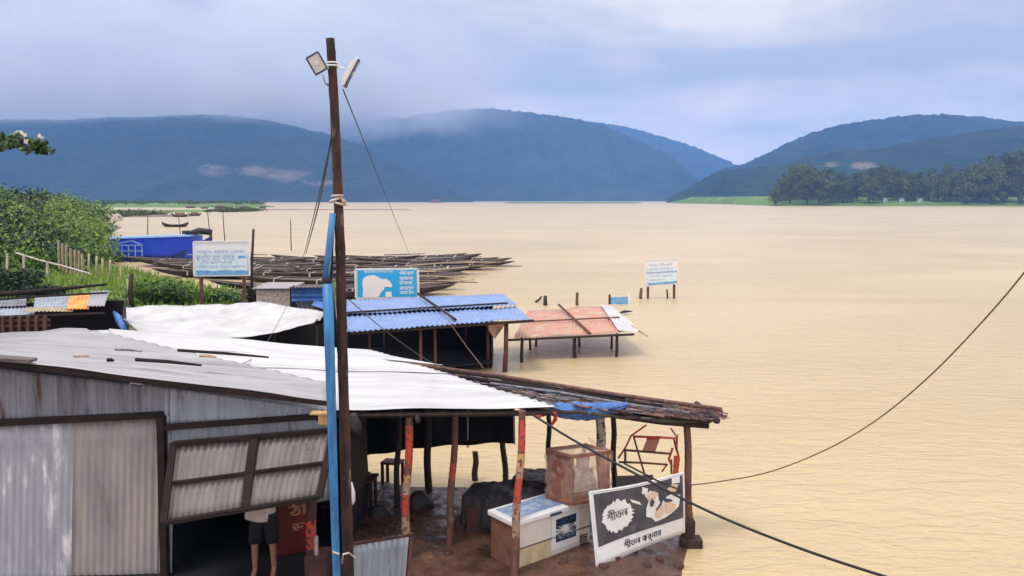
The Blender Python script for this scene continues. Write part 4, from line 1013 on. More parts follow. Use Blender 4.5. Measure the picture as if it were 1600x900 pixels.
# white tarpaulin roof (sagging, with rounded far end)
t = thing('tarpaulin_shelter', 'shelter under a sagging white tarpaulin behind the white roofed shed', 'shelter', (-8, 23, 0))
nu, nv = 44, 16; V = []
for j in range(nv + 1):
    tt = j / nv
    for i in range(nu + 1):
        s_ = i / nu
        uN = 196 + (492 - 196) * s_; vN = np.interp(s_, [0, .06, .15, .35, .6, .8, 1], [498, 515, 527, 527, 527, 519, 505])
        uF = 176 + (470 - 176) * s_ + 38 * max(0, s_ - .86) / .14; vF = np.interp(s_, [0, .3, .55, .72, .88, 1], [480, 478, 476, 472, 474, 488])
        YN, YF = 19.6 + 1.2 * s_, 24.4 - 1.2 * max(0, (s_ - .8) / .2)
        p = P(uN, vN, YN).lerp(P(uF, vF, YF), tt)
        p.z += -.10 * math.sin(math.pi * tt) * (1 if s_ < .9 else .4) + .12 * mnoise.noise(Vector((p.x * .9, p.y * .9, 3))) + .035 * mnoise.noise(Vector((p.x * 4, p.y * 4, 1)))
        V.append(p)
W = nu + 1
m = MB(); m.add(V, [(j * W + i, j * W + i + 1, (j + 1) * W + i + 1, (j + 1) * W + i) for j in range(nv) for i in range(nu)])
o = m.build('roof', M['white_tarp'], t, smooth=True); md = o.modifiers.new('sheet', 'SOLIDIFY'); md.thickness = .006; md.offset = 1
posts(t, [(360, 560, 360, 524, 21.0, .05), (428, 560, 428, 520, 21.4, .05), (250, 560, 250, 524, 20.5, .05), (495, 560, 494, 510, 22, .05), (240, 560, 240, 500, 24, .05), (400, 560, 400, 500, 24, .05), (482, 545, 482, 486, 24, .05)], M['dark_post'])
m = MB(); m.slab([(P(200, 0, 24.2).x, 24.2, 0), (P(505, 0, 23.9).x, 23.9, 0), (P(505, 0, 23.9).x, 23.9, 2.0), (P(200, 0, 24.2).x, 24.2, 2.1)], .04)
m.build('wall', M['black_cloth_and_shade'], t)
m = MB(); m.tube([P(178, 488, 21.2), P(186, 498, 20.8), P(194, 510, 20.4), P(198, 524, 20.2)], [.04, .10, .12, .05], 8, wob=.5); m.build('blue_bundle', M['blue_tarp'], t, smooth=True)

# patched tin roof with the orange sheet, far left
t = thing('patched_shed', 'old shed at the left edge with a patched grey tin roof and orange sheet', 'shed', (-11.5, 21, 0))
A, B, C_, D = P(-90, 500, 19.6), P(163, 489, 20.4), P(171, 463, 22.6), P(-90, 470, 22.0)
def blerp(s_, q): return A.lerp(B, s_).lerp(D.lerp(C_, s_), q)
def patch(s0, s1, q0, q1, dz, mat, nm):
    corr([blerp(s0, q0) + Vector((0, 0, dz)), blerp(s1, q0) + Vector((0, 0, dz)), blerp(s1, q1) + Vector((0, 0, dz)), blerp(s0, q1) + Vector((0, 0, dz))], 'v', .085, .014, .004, rough=.04, seed=s0 * 9).build(nm, M[mat], t, smooth=True)
patch(0, .56, .0, .52, 0, 'tin', 'roof_sheet'); patch(0, .5, .50, 1, .05, 'tin_dull', 'roof_sheet'); patch(.55, .80, .22, .98, .06, 'tin', 'roof_sheet')
patch(.76, .90, .04, .97, .11, 'orange_tin', 'orange_sheet'); patch(.885, 1.0, .08, 1.0, .15, 'grey_roof', 'roof_sheet'); patch(.50, .80, 0, .20, .09, 'bamboo', 'yellow_sheet')
m = MB()
m.tube([blerp(-.0, 1.0) + Vector((0, 0, .10)), blerp(.5, 1.06) + Vector((0, 0, .14)), blerp(.98, 1.35) + Vector((0, 0, .20))], [.07, .07, .03], 7)
m.tube([blerp(0, .62) + Vector((0, 0, .10)), blerp(.6, .74) + Vector((0, 0, .16)), blerp(1.0, .70) + Vector((0, 0, .22))], .03, 6)
m.tube([blerp(0, .04) + Vector((0, 0, .0)), blerp(1.0, -.03)], .04, 6); m.build('roof_pole', M['beam'], t)
m = MB(); m.slab([(-14, 22.3, 0), (P(172, 0, 22.3).x, 22.3, 0), (P(172, 0, 22.3).x, 22.3, 2.9), (-14, 22.3, 2.8)], .04)
m.slab([(P(168, 0, 20.5).x, 20.5, 0), (P(172, 0, 22.3).x, 22.3, 0), (P(172, 0, 22.3).x, 22.3, 2.9), (P(168, 0, 20.5).x, 20.5, 2.7)], .04); m.build('wall', M['black_cloth_and_shade'], t)
m = MB()
for u in range(-60, 80, 13): m.bar(P(u, 540, 19.9), P(u, 494, 19.9), .07)
for v_ in (502, 510): m.bar(P(-60, v_, 19.9), P(78, v_ - 2, 20.0), .06)
m.build('slat_wall', M['post'], t)

# ------------------------------------------------------------------ near white-roofed shed
GZ = .14
def gpt(u, v, Y): p = P(u, v, Y); return p
shed = thing('open_shed', 'open shed with a broad white sheet roof on painted posts over muddy ground', 'shed', (-2.0, 14, 0))
RL, RR = P(300, 652, 12.1), P(868, 640, 12.3)
BR_, BL2 = P(580, 548, 16.1), P(-90, 524, 15.4)
NLx = P(-90, 655, 12.0)
# the roof: courses of white sheet, each lapped over the next
q0 = [P(250, 648, 12.2), RR, BR_, P(170, 514, 15.9)]
def rb(s_, q): return q0[0].lerp(q0[1], s_).lerp(q0[3].lerp(q0[2], s_), q)
cuts = [0, .27, .52, .76, 1.0]
for k in range(4):
    a_, b_ = cuts[k], cuts[k + 1] + (.02 if k < 3 else 0)
    dz = .008 * (3 - k)
    corr([rb(0, a_) + Vector((0, 0, dz + .012)), rb(1, a_) + Vector((0, 0, dz + .012)), rb(1, b_) + Vector((0, 0, dz)), rb(0, b_) + Vector((0, 0, dz))], 'u', .17, .013, .004, other=40, rough=.035, seed=k * 3.1).build('roof_sheet', M['white_roof'], shed, smooth=True)
corr([P(-90, 560, 14.0), P(262, 600, 13.6), P(175, 515, 15.92), BL2], 'u', .17, .013, .004, other=30, rough=.03, seed=8).build('roof_sheet', M['white_roof'], shed, smooth=True)
# loose lapping edge at the far right of the roof
corr([P(560, 563, 15.3) + Vector((0, 0, .04)), P(693, 573, 14.8) + Vector((0, 0, .05)), P(640, 563, 15.5) + Vector((0, 0, .04)), P(560, 552, 15.9) + Vector((0, 0, .04))], 'u', .11, .005, .004, other=14, rough=.03, seed=4).build('roof_sheet', M['white_roof'], shed, smooth=True)
m = MB(); m.tube([rb(.10, .02) + Vector((0, 0, -.07)), rb(.6, .015) + Vector((0, 0, -.07)), rb(1.0, .01) + Vector((0, .03, -.07))], .045, 7); m.build('eave_beam', M['dark_post'], shed)
m = MB(); m.tube([rb(1, .02) + Vector((-.1, 0, -.09)), rb(1, .98) + Vector((-.05, 0, -.09))], .045, 7); m.build('side_beam', M['dark_post'], shed)
m = MB(); m.tube([rb(.1, .97) + Vector((0, 0, -.09)), rb(1, .97) + Vector((0, 0, -.09))], .045, 7); m.build('back_beam', M['dark_post'], shed)

def banded_post(lst, r, bands, base='post'):
    """a round post whose paint changes along its height; bands = [(fraction, material)]"""
    a_, b_ = lst
    nseg = 80; mats_ = [M[base], M['red_paint'], M['white_paint'] if r > .08 else M['bleached'], M['yellow_paint']]
    idx = {'post': 0, base: 0, 'red_paint': 1, 'white_paint': 2, 'yellow_paint': 3}
    m = MB(); n = 20; V = []
    off = [Vector((random.uniform(-.002, .002) + .012 * math.sin(_ * .13), .01 * math.sin(_ * .09 + 1), 0)) for _ in range(nseg + 1)]
    for i in range(nseg + 1):
        s_ = i / nseg; p = a_.lerp(b_, s_) + off[i]; q = r * (1.06 - .16 * s_) * random.uniform(.985, 1.015) * (1.05 if i % 17 == 5 else 1)
        V += [p + Vector((math.cos(6.283 * k / n) * q, math.sin(6.283 * k / n) * q, 0)) for k in range(n)]
    b0_ = len(m.v); m.v += [tuple(p) for p in V]
    for i in range(nseg):
        mt = 0
        for (f0, f1, nm) in bands:
            if f0 <= (i + .5) / nseg < f1: mt = idx[nm]
        for k in range(n):
            fl2 = mnoise.noise(Vector((i * .55 + a_.x * 5, math.cos(6.283 * k / n) * 1.3, math.sin(6.283 * k / n) * 1.3))) + random.uniform(-.04, .04)
            m.f.append((i * n + k, i * n + (k + 1) % n, (i + 1) * n + (k + 1) % n, (i + 1) * n + k)); m.mi.append(mt if fl2 < .22 else 0)
    m.f.append(tuple(nseg * n + k for k in range(n))); m.mi.append(0)
    return m, mats_
def near_post(u0, v0, u1, v1, Y0, Y1, r, bands=(), base='post', name='post', parent=None):
    a_ = PZ(u0, v0, GZ) if parent is None and Y0 < 15 else P(u0, v0, Y0)
    a_.z -= .15; b_ = P(u1, v1, Y1)
    m, ms = banded_post((a_, b_), r, bands, base)
    return m.build(name, ms, parent or shed, smooth=True)
random.seed(12)
near_post(631, 882, 640, 646, 12.5, 12.35, .062, [(.22, .44, 'white_paint'), (.36, .50, 'red_paint'), (.50, .58, 'white_paint'), (.66, .92, 'red_paint'), (.58, .62, 'yellow_paint')])
near_post(700, 860, 712, 646, 13.0, 12.9, .056, [(.55, .66, 'red_paint')])
near_post(801, 910, 817, 642, 12.15, 12.15, .058, [(.30, .36, 'white_paint'), (.36, .50, 'white_paint'), (.49, .62, 'red_paint'), (.62, .69, 'white_paint'), (.69, .76, 'yellow_paint'), (.78, .95, 'red_paint')])
near_post(618, 800, 624, 640, 14.6, 14.3, .05, [], 'dark_post')
near_post(669, 785, 668, 628, 15.1, 14.9, .068, [], 'dark_post')
near_post(742, 757, 743, 706, 16.2, 16.2, .062, [], 'dark_post', 'stump_post')
near_post(790, 742, 781, 615, 15.9, 15.4, .055, [], 'dark_post')
near_post(570, 752, 570, 600, 16.0, 16.0, .05, [], 'dark_post')
near_post(575, 800, 577, 738, 14.2, 14.2, .035, [], 'post', 'table_prop')

# black tarpaulin hung along the back of the shed
A, B = P(500, 726, 15.9), P(803, 692, 14.9); T0, T1 = rb(.52, .93), P(803, 618, 14.9)
T0 = P(500, 560, 15.9); m = MB(); V = []; nu, nv = 40, 12
for j in range(nv + 1):
    for i in range(nu + 1):
        s_, tt = i / nu, j / nv
        bot = A.lerp(B, s_); top = T0.lerp(T1, s_); p = bot.lerp(top, tt)
        p.z += -.10 * math.sin(math.pi * s_) * (1 - tt) * (-1); p.y += .05 * math.sin(s_ * 30) * (1 - tt * .6) + .06 * mnoise.noise(Vector((s_ * 6, tt * 3, 2)))
        V.append(p)
W = nu + 1; m.add(V, [(j * W + i, j * W + i + 1, (j + 1) * W + i + 1, (j + 1) * W + i) for j in range(nv) for i in range(nu)])
o = m.build('back_tarpaulin', M['black_cloth_and_shade'], shed, smooth=True); md = o.modifiers.new('sheet', 'SOLIDIFY'); md.thickness = .008
m = MB(); m.bar(P(804, 694, 14.85), P(803, 622, 14.85), .07, .03); m.build('edge_batten', M['white_paint'], shed)
m = MB(); m.bar(P(731, 700, 15.1), P(731, 640, 15.1), .025); m.build('batten', M['tin'], shed)
# dark hanging cloth on the left, behind the pole
m = MB(); V = []
for j in range(9):
    for i in range(13):
        s_, tt = i / 12, j / 8; p = P(470, 800, 14.6).lerp(P(556, 770, 15.9), s_); p.z = .5 + tt * 2.0 - (0 if s_ < .9 else .0); p.x += .05 * math.sin(i * 2.1); V.append(p)
m.add(V, [(j * 13 + i, j * 13 + i + 1, (j + 1) * 13 + i + 1, (j + 1) * 13 + i) for j in range(8) for i in range(12)])
o = m.build('side_tarpaulin', M['black_cloth_and_shade'], shed, smooth=True); md = o.modifiers.new('sheet', 'SOLIDIFY'); md.thickness = .008

# ------------------------------------------------------------------ strip of old thatch roof running out over the water
th = thing('lean_to', 'lean-to of old bamboo thatch and scraps running out over the water, log at its tip', 'lean-to', (2.0, 13.6, 0))
tA, tB, tC, tD = P(628, 573, 15.9), P(1128, 648, 13.5), P(1106, 661, 13.2), P(838, 634, 12.55)
def tq(s_, q):
    p = tD.lerp(tC, s_).lerp(tA.lerp(tB, s_), q)
    return p
m = MB(); V = []; nu, nv = 60, 10
for j in range(nv + 1):
    for i in range(nu + 1):
        s_, q = i / nu, j / nv; p = tq(s_, q); p.z += .035 * mnoise.noise(Vector((p.x * 3, p.y * 6, 0))) - .02 + .04 * math.sin(q * math.pi); V.append(p)
W = nu + 1; m.add(V, [(j * W + i, j * W + i + 1, (j + 1) * W + i + 1, (j + 1) * W + i) for j in range(nv) for i in range(nu)])
o = m.build('thatch', M['thatch'], th, smooth=True); md = o.modifiers.new('sheet', 'SOLIDIFY'); md.thickness = .05
random.seed(31)
ms = [MB(), MB(), MB()]
eu = (tB - tA).normalized(); ev = (tA - tD).normalized()
for k in range(1100):
    s_, q = random.random(), random.random(); p = tq(s_, q) + Vector((0, 0, .02 + random.random() * .045))
    L_ = random.uniform(.10, .42); ang = random.gauss(0, .35)
    d = (eu * math.cos(ang) + ev * math.sin(ang)); d.z += random.uniform(-.06, .06)
    a_, b_ = p - d * L_ / 2, p + d * L_ / 2
    kind = random.choice([0, 1, 1, 1, 2]) if s_ < .62 else random.choice([0, 0, 2, 2, 1])
    if kind == 1:
        e = ev * random.uniform(.03, .10); ms[1].add([a_ - e, b_ - e + Vector((0, 0, .015)), b_ + e, a_ + e + Vector((0, 0, .01))], [(0, 1, 2, 3)])
    else: ms[kind].bar(a_, b_, random.uniform(.02, .05), .015, roll=random.uniform(-.4, .4))
tag(ms[0].build('thatch_strips', M['thatch'], th), kind='stuff'); tag(ms[1].build('grey_scraps', M['thatch_b'], th), kind='stuff'); tag(ms[2].build('bamboo_strips', M['thatch_c'], th), kind='stuff')
for (qa, sa, qb, sb, r, mt) in [(1.0, .0, 1.0, 1.0, .035, 'thatch_c'), (.62, .05, .45, .80, .035, 'beam'), (.5, .12, .25, .9, .025, 'thatch_b'), (.04, .10, .03, 1.0, .045, 'beam'), (.85, .03, .75, .7, .022, 'beam')]:
    a_, b_ = tq(sa, qa) + Vector((0, 0, .08)), tq(sb, qb) + Vector((0, 0, .09)); 
    if qa < .1: a_.z -= .15; b_.z -= .15
    m = MB(); m.tube([a_, a_.lerp(b_, .35) + Vector((0, 0, .02)), a_.lerp(b_, .7) - Vector((0, 0, .01)), b_], r, 7, wob=.2); m.build('roof_pole', M[mt], th, smooth=True)
m = MB(); e0, e1 = P(1105, 656, 13.1), P(1141, 653, 13.3); m.tube([e0, e1], [.02, .008], 5); m.build('twig', M['bamboo'], th)
m = MB(); c = P(1119, 656, 13.15); m.tube([c + Vector((-.12, .9, .04)), c + Vector((0, 0, 0)), c + Vector((.005, -.06, -.005))], [.05, .062, .05], 10); m.build('log', M['dark_post'], th, smooth=True)
# crumpled blue tarpaulin below the edge
m = MB(); V = []; nu, nv = 30, 9
for j in range(nv + 1):
    for i in range(nu + 1):
        s_, q = i / nu, j / nv
        lo = 650 + 7 * math.sin(math.pi * min(1, s_ * 1.15)) - 12 * max(0, s_ - .7) / .3; hi = 630 - 2 * s_
        p = P(862 + 118 * s_, lo + (hi - lo) * q, 12.75 + .25 * s_); p.y += .06 * mnoise.noise(Vector((s_ * 7, q * 3, 5))) - .10 * math.sin(q * math.pi)
        p.z += .02 * mnoise.noise(Vector((s_ * 14, q * 5, 1))); V.append(p)
W = nu + 1; m.add(V, [(j * W + i, j * W + i + 1, (j + 1) * W + i + 1, (j + 1) * W + i) for j in range(nv) for i in range(nu)])
o = m.build('blue_tarpaulin', M['blue_tarp'], th, smooth=True); md = o.modifiers.new('sheet', 'SOLIDIFY'); md.thickness = .01
m = MB(); m.tube([P(838, 652, 12.3), P(850, 646, 12.4), P(868, 645, 12.6)], [.03, .035, .025], 6); m.tube([P(868, 645, 12.6), P(868, 655, 12.6), P(862, 664, 12.6)], [.025, .035, .02], 6); m.build('red_rag', M['red_paint'], th)
near_post(858, 735, 857, 640, 14.6, 14.4, .045, [], 'dark_post', 'post', th)
near_post(942, 770, 937, 640, 13.8, 13.7, .085, [(.0, .56, 'red_paint'), (.56, 1.0, 'white_paint')], 'post', 'pillar', th)
near_post(960, 760, 958, 640, 14.3, 14.1, .05, [], 'dark_post', 'post', th)
near_post(1078, 852, 1073, 648, 13.1, 13.3, .062, [], 'post', 'post', th)
m = MB(); c = P(1075, 838, 13.05); m.box(c + Vector((0, 0, .12)), (.20, .18, .34)); m.box(c + Vector((.04, -.04, -.08)), (.34, .24, .16)); m.build('post_footing', M['dark_post'], th, bevel=.02)

# ------------------------------------------------------------------ chest freezer with poster, crate, banner
fo = PZ(804, 897, .13); ang = R(38.5); ux = Vector((math.cos(ang), math.sin(ang), 0)); uy = Vector((-math.sin(ang), math.cos(ang), 0)); uz = Vector((0, 0, 1))
FLn, FDp, FHt = 1.53, .58, .72
fz = thing('chest_freezer', 'old white chest freezer with worn pale blue lid and navy poster on its front', 'freezer', fo)
def fb(x0, x1, y0, y1, z0, z1, mat, name, parent, bevel=.01):
    m = MB(); c = [fo + ux * a_ + uy * b_ for a_, b_ in ((x0, y0), (x1, y0), (x1, y1), (x0, y1))]
    m.hexa([p + uz * z0 for p in c], [p + uz * z1 for p in c]); return m.build(name, M[mat], parent, bevel=bevel)
fb(.005, FLn, .0, FDp, .03, FHt, 'freezer', 'body', fz, .015)
fb(-.004, .004, .01, FDp - .01, .03, FHt - .02, 'freezer_side', 'side_panel', fz, 0)
lid = fb(-.04, FLn + .03, -.04, FDp + .03, FHt + .003, FHt + .085, 'lid_rim', 'lid', fz, .015)
OFF[lid.name] = OFF[fz.name]
m = MB(); c = [fo + ux * a_ + uy * b_ + uz * (FHt + .089) for a_, b_ in ((.06, .07), (FLn - .08, .07), (FLn - .08, FDp - .05), (.06, FDp - .05))]; m.slab(c, .008); m.build('lid_panel', M['lid_blue'], lid)
m = MB(); V0 = []; m.slab([fo + ux * .02 - uy * .003 + uz * .05, fo + ux * .70 - uy * .003 + uz * .05, fo + ux * .70 - uy * .003 + uz * .35, fo + ux * .02 - uy * .003 + uz * .35], .006); m.build('lower_panel', M['yellowed'], fz)
m = MB()
for k in range(5): m.box(fo + ux * 1.38 - uy * .006 + uz * (.10 + k * .035), (.16, .012, .014), Matrix.Rotation(ang, 3, 'Z'))
m.build('vent_grille', M['dark_post'], fz)
m = MB(); m.box(fo + ux * .76 - uy * .055 + uz * (FHt + .03), (.22, .03, .035), Matrix.Rotation(ang, 3, 'Z')); m.build('handle', M['lamp_dark'], fz, bevel=.006)
m = MB(); m.bar(fo + ux * .01 - uy * .006 + uz * .36, fo + ux * FLn - uy * .006 + uz * .36, .012, .012); m.build('trim_strip', M['crate_dark'], fz)
def fp(x, z, d=.006): return fo + ux * x - uy * d + uz * z
m = MB(); m.slab([fp(.72, .16), fp(1.28, .16), fp(1.28, .74), fp(.72, .74)], .004); ps = m.build('poster', M['poster'], fz); OFF[ps.name] = OFF[fz.name]
m = MB(); random.seed(3)
c0 = (1.0, .45)
for k in range(26):
    an = k / 26 * 6.283 + random.uniform(-.08, .08); r1 = random.uniform(.05, .09); r2 = random.uniform(.17, .27); wq = random.uniform(.04, .11)
    def pp(a_, r_): return fp(max(.80, min(1.22, c0[0] + math.cos(a_) * r_)), max(.27, min(.64, c0[1] + math.sin(a_) * r_)), .0095 + k * .00012)
    m.add([pp(an - wq * .5, r1), pp(an - wq, r2), pp(an + wq, r2), pp(an + wq * .5, r1)], [(0, 1, 2, 3)])
m.add([fp(.80, .27, .0088), fp(1.22, .27, .0088), fp(1.22, .35, .0088), fp(.80, .36, .0088)], [(0, 1, 2, 3)]); m.add([fp(.80, .52, .0088), fp(1.22, .5, .0088), fp(1.22, .64, .0088), fp(.80, .63, .0088)], [(0, 1, 2, 3)])
m.build('print', M['navy'], ps)
m = MB(); write(m, 'আইসক্রিম', fp(.83, .30, .0135), ux, uz, .09, .36); m.build('lettering', M['lid_blue'], ps)
m = MB(); m.tube([fo + ux * -.02 + uy * .5 + uz * .6, fo + ux * -.03 + uy * .12 + uz * .34, P(806, 868, 11.55)], .008, 5); tag(m.build('rope', M['rope'], fz), 'pale slack cord tied round the end')

cr = thing('wrapped_crate', 'tall crate on the freezer wrapped in clear creased plastic over a reddish wooden frame', 'crate', fo + ux * 1.0 + uz * .87)
cb = PZ(893, 790, fo.z + FHt + .097); cux = Vector((math.cos(R(22)), math.sin(R(22)), 0)); cuy = Vector((-math.sin(R(48)), math.cos(R(48)), 0))
cw, cd, ch = .66, .50, .80
cb.z = fo.z + FHt + .097
def cp(a_, b_, z): return cb + cux * a_ + cuy * b_ + uz * z
m = MB()
for a_, b_ in ((0.02, 0.02), (cw - .02, 0.02), (cw - .02, cd - .02), (0.02, cd - .02)): m.bar(cp(a_, b_, 0), cp(a_, b_, ch), .05)
for z in (.03, ch - .03):
    for (p_, q_) in (((0, 0), (cw, 0)), ((cw, 0), (cw, cd)), ((cw, cd), (0, cd)), ((0, cd), (0, 0))): m.bar(cp(*p_, z), cp(*q_, z), .05)
m.build('frame', M['crate_wood'], cr)
m = MB(); m.hexa([cp(.03, .03, .02), cp(cw - .03, .03, .02), cp(cw - .03, cd - .03, .02), cp(.03, cd - .03, .02)], [cp(.03, .03, .14), cp(cw - .03, .03, .14), cp(cw - .03, cd - .03, .14), cp(.03, cd - .03, .14)]); m.build('base_board', M['crate_wood'], cr)
m = MB(); m.slab([cp(.01, .03, .02), cp(.01, cd - .03, .02), cp(.01, cd - .03, ch - .04), cp(.01, .03, ch - .04)], .015); m.build('side_board', M['crate_wood'], cr)
m = MB(); m.hexa([cp(.12, .10, .16), cp(cw - .1, .10, .16), cp(cw - .1, cd - .1, .16), cp(.12, cd - .1, .16)], [cp(.16, .12, .5), cp(cw - .2, .12, .5), cp(cw - .2, cd - .12, .5), cp(.16, cd - .12, .5)])
m.tube([cp(.36, .2, .45), cp(.37, .2, .72)], [.09, .11], 12); m.build('packed_goods', M['white_paint'], cr)
m = MB(); ring = []
nseg = 64; nz_ = 18
per = [(0, 0), (cw, 0), (cw, cd), (0, cd)]
for j in range(nz_ + 1):
    z = j / nz_
    for i in range(nseg):
        e = i / nseg * 4; k = int(e); f_ = e - k
        a_, b_ = per[k], per[(k + 1) % 4]; px, py = a_[0] + (b_[0] - a_[0]) * f_, a_[1] + (b_[1] - a_[1]) * f_
        cx, cy = cw / 2, cd / 2; puff = .022 + .03 * mnoise.noise(Vector((i * .35, j * .5, 1))) - .03 * math.sin(f_ * math.pi)
        l_ = math.hypot(px - cx, py - cy)
        ring.append(cp(px + (px - cx) / l_ * puff, py + (py - cy) / l_ * puff, z * ch + (.04 * mnoise.noise(Vector((i * .4, 3, 2))) if j == nz_ else 0)))
fcs = [(j * nseg + i, j * nseg + (i + 1) % nseg, (j + 1) * nseg + (i + 1) % nseg, (j + 1) * nseg + i) for j in range(nz_) for i in range(nseg)]
m.add(ring, fcs)
top = [cp(cw / 2 + (.0), cd / 2, ch - .01)]
b_ = len(m.v); m.v += [tuple(top[0])]
for i in range(nseg): m.f.append((nz_ * nseg + i, nz_ * nseg + (i + 1) % nseg, b_)); m.mi.append(0)
m.build('plastic_wrap', M['wrap'], cr, smooth=True)
m = MB(); m.tube([cp(.62, .3, ch - .1), cp(.68, .33, ch + .05), cp(.60, .36, ch + .13)], [.06, .05, .015], 8); m.build('wrap_knot', M['wrap'], cr, smooth=True)
random.seed(6)

# banner
bn = thing('banner', 'black and white printed banner with tan patches leaning against the corner post', 'banner', P(1000, 880, 12.8))
TL, TR, BRn, BLn = P(920, 769, 12.0), P(1067, 738, 12.85), P(1068, 832, 12.9), PZ(932, 889, .17)
def bq(s_, q, d=0):
    a_ = BLn.lerp(BRn, s_); b_ = TL.lerp(TR, s_); p = a_.lerp(b_, q)
    sagz = .04 * math.sin(math.pi * s_) * (q - .5) * -2 if q > .5 else .05 * math.sin(math.pi * s_) * (.5 - q)
    p.z += sagz; p.y += .03 * math.sin(s_ * 5) * math.sin(q * 3)
    nn_ = (BRn - BLn).cross(TL - BLn).normalized(); nn_ = nn_ if nn_.y < 0 else -nn_
    return p + nn_ * d
def bpatch(poly, d, mat, name, parent=bn):
    m = MB(); cx = sum(p[0] for p in poly) / len(poly); cy = sum(p[1] for p in poly) / len(poly)
    m.add([bq(cx, cy, d)] + [bq(*p, d) for p in poly], [(0, i + 1, (i + 1) % len(poly) + 1) for i in range(len(poly))]); return m
def bgrid(s0, s1, q0_, q1_, d, th_=.0):
    m = MB(); V = []; n1, n2 = 24, 12
    q0f = q0_ if callable(q0_) else (lambda s: q0_); q1f = q1_ if callable(q1_) else (lambda s: q1_)
    for j in range(n2 + 1):
        for i in range(n1 + 1):
            s_ = s0 + (s1 - s0) * i / n1; V.append(bq(s_, q0f(s_) + (q1f(s_) - q0f(s_)) * j / n2, d))
    m.add(V, [(j * (n1 + 1) + i, j * (n1 + 1) + i + 1, (j + 1) * (n1 + 1) + i + 1, (j + 1) * (n1 + 1) + i) for j in range(n2) for i in range(n1)]); return m
o = bgrid(0, 1, 0, 1, 0).build('sheet', M['banner_white'], bn, smooth=True); md = o.modifiers.new('s', 'SOLIDIFY'); md.thickness = .012; md.offset = 1 
sheet = o; OFF[sheet.name] = OFF[bn.name]
bgrid(.035, .985, .265, .965, .018).build('grey_field', M['banner_grey'], sheet, smooth=True)
m = MB()
for a_, b_ in (((0, 0), (0, 1)), ((0, 1), (1, 1)), ((1, 1), (1, 0))): m.tube([bq(a_[0] + (b_[0] - a_[0]) * k / 8, a_[1] + (b_[1] - a_[1]) * k / 8, .012) for k in range(9)], .014, 6)
m.build('frame', M['banner_white'], bn)
def star(cx, cy, rx, ry, n, dd, seed, jag=.25):
    random.seed(seed); return bpatch([(cx + math.cos(6.283 * i / n) * rx * (1 - jag * random.random()), cy + math.sin(6.283 * i / n) * ry * (1 - jag * random.random())) for i in range(n)], dd, None, '')
def bwrite(txt, s0, q0, s1, hq, d, mat, name, slope=0.0, bold=0.0):
    vs, fs = text_mesh(txt); x0 = min(v_[0] for v_ in vs); x1 = max(v_[0] for v_ in vs); k = (s1 - s0) / (x1 - x0); m = MB()
    for db in ([0, bold] if bold else [0]):
        m.add([bq(s0 + (v_[0] - x0) * k + db, q0 + v_[1] * hq + slope * (v_[0] - x0) * k, d + db * .05) for v_ in vs], fs)
    return m.build(name, M[mat], sheet)
# white splash with lettering cut in it
star(.26, .60, .185, .25, 60, .024, 2, .22).build('white_splash', M['banner_white'], sheet)
bwrite('শীতল', .145, .545, .365, .17, .032, 'banner_grey', 'splash_lettering', .10, .004)
m = MB(); 
for k, (poly) in enumerate([[(.40, .80), (.50, .72), (.52, .66), (.42, .74)], [(.54, .95), (.60, .90), (.585, .80), (.53, .84)], [(.56, .80), (.62, .86), (.70, .80), (.68, .70), (.74, .62), (.80, .70), (.86, .72), (.95, .66), (.93, .48), (.84, .40), (.76, .36), (.66, .34), (.62, .42), (.56, .46), (.57, .60), (.60, .70)], [(.86, .98), (.95, .97), (.95, .86), (.86, .88)]]):
    m2 = bpatch(poly, .024, None, ''); m.add(m2.v, m2.f)
m.build('white_figures', M['banner_white'], sheet)
for poly in [[(.58, .80), (.66, .84), (.71, .78), (.64, .68), (.60, .70)], [(.66, .50), (.74, .60), (.765, .48), (.71, .38), (.655, .42)], [(.77, .60), (.82, .62), (.90, .52), (.84, .42), (.775, .42)], [(.80, .82), (.86, .88), (.93, .84), (.90, .74), (.82, .76)]]:
    m2 = bpatch(poly, .029, None, ''); m2.build('tan_patch', M['skin_print'], sheet)
m = MB()
for poly in [[(.605, .66), (.63, .73), (.66, .67), (.64, .60), (.61, .60)], [(.74, .74), (.75, .66), (.79, .60), (.86, .60), (.84, .64), (.79, .66), (.77, .74)], [(.665, .53), (.72, .62), (.74, .70), (.755, .68), (.735, .60), (.68, .51)]]:
    m2 = bpatch(poly, .031, None, ''); m.add(m2.v, m2.f)
m.build('dark_outlines', M['banner_grey'], sheet)
bwrite('শীতল কর্নার', .30, .10, .72, .135, .020, 'ink', 'lettering', 0, .003)
m = MB(); m.slab([P(962, 776, 13.6), P(1020, 765, 13.9), P(1020, 742, 13.9), P(962, 744, 13.6)], .03)
o = m.build('folded_panel', M['banner_grey'], loc=P(990, 760, 13.7)); tag(o, 'dark grey folded panel behind the top edge of the black and white banner', 'panel')

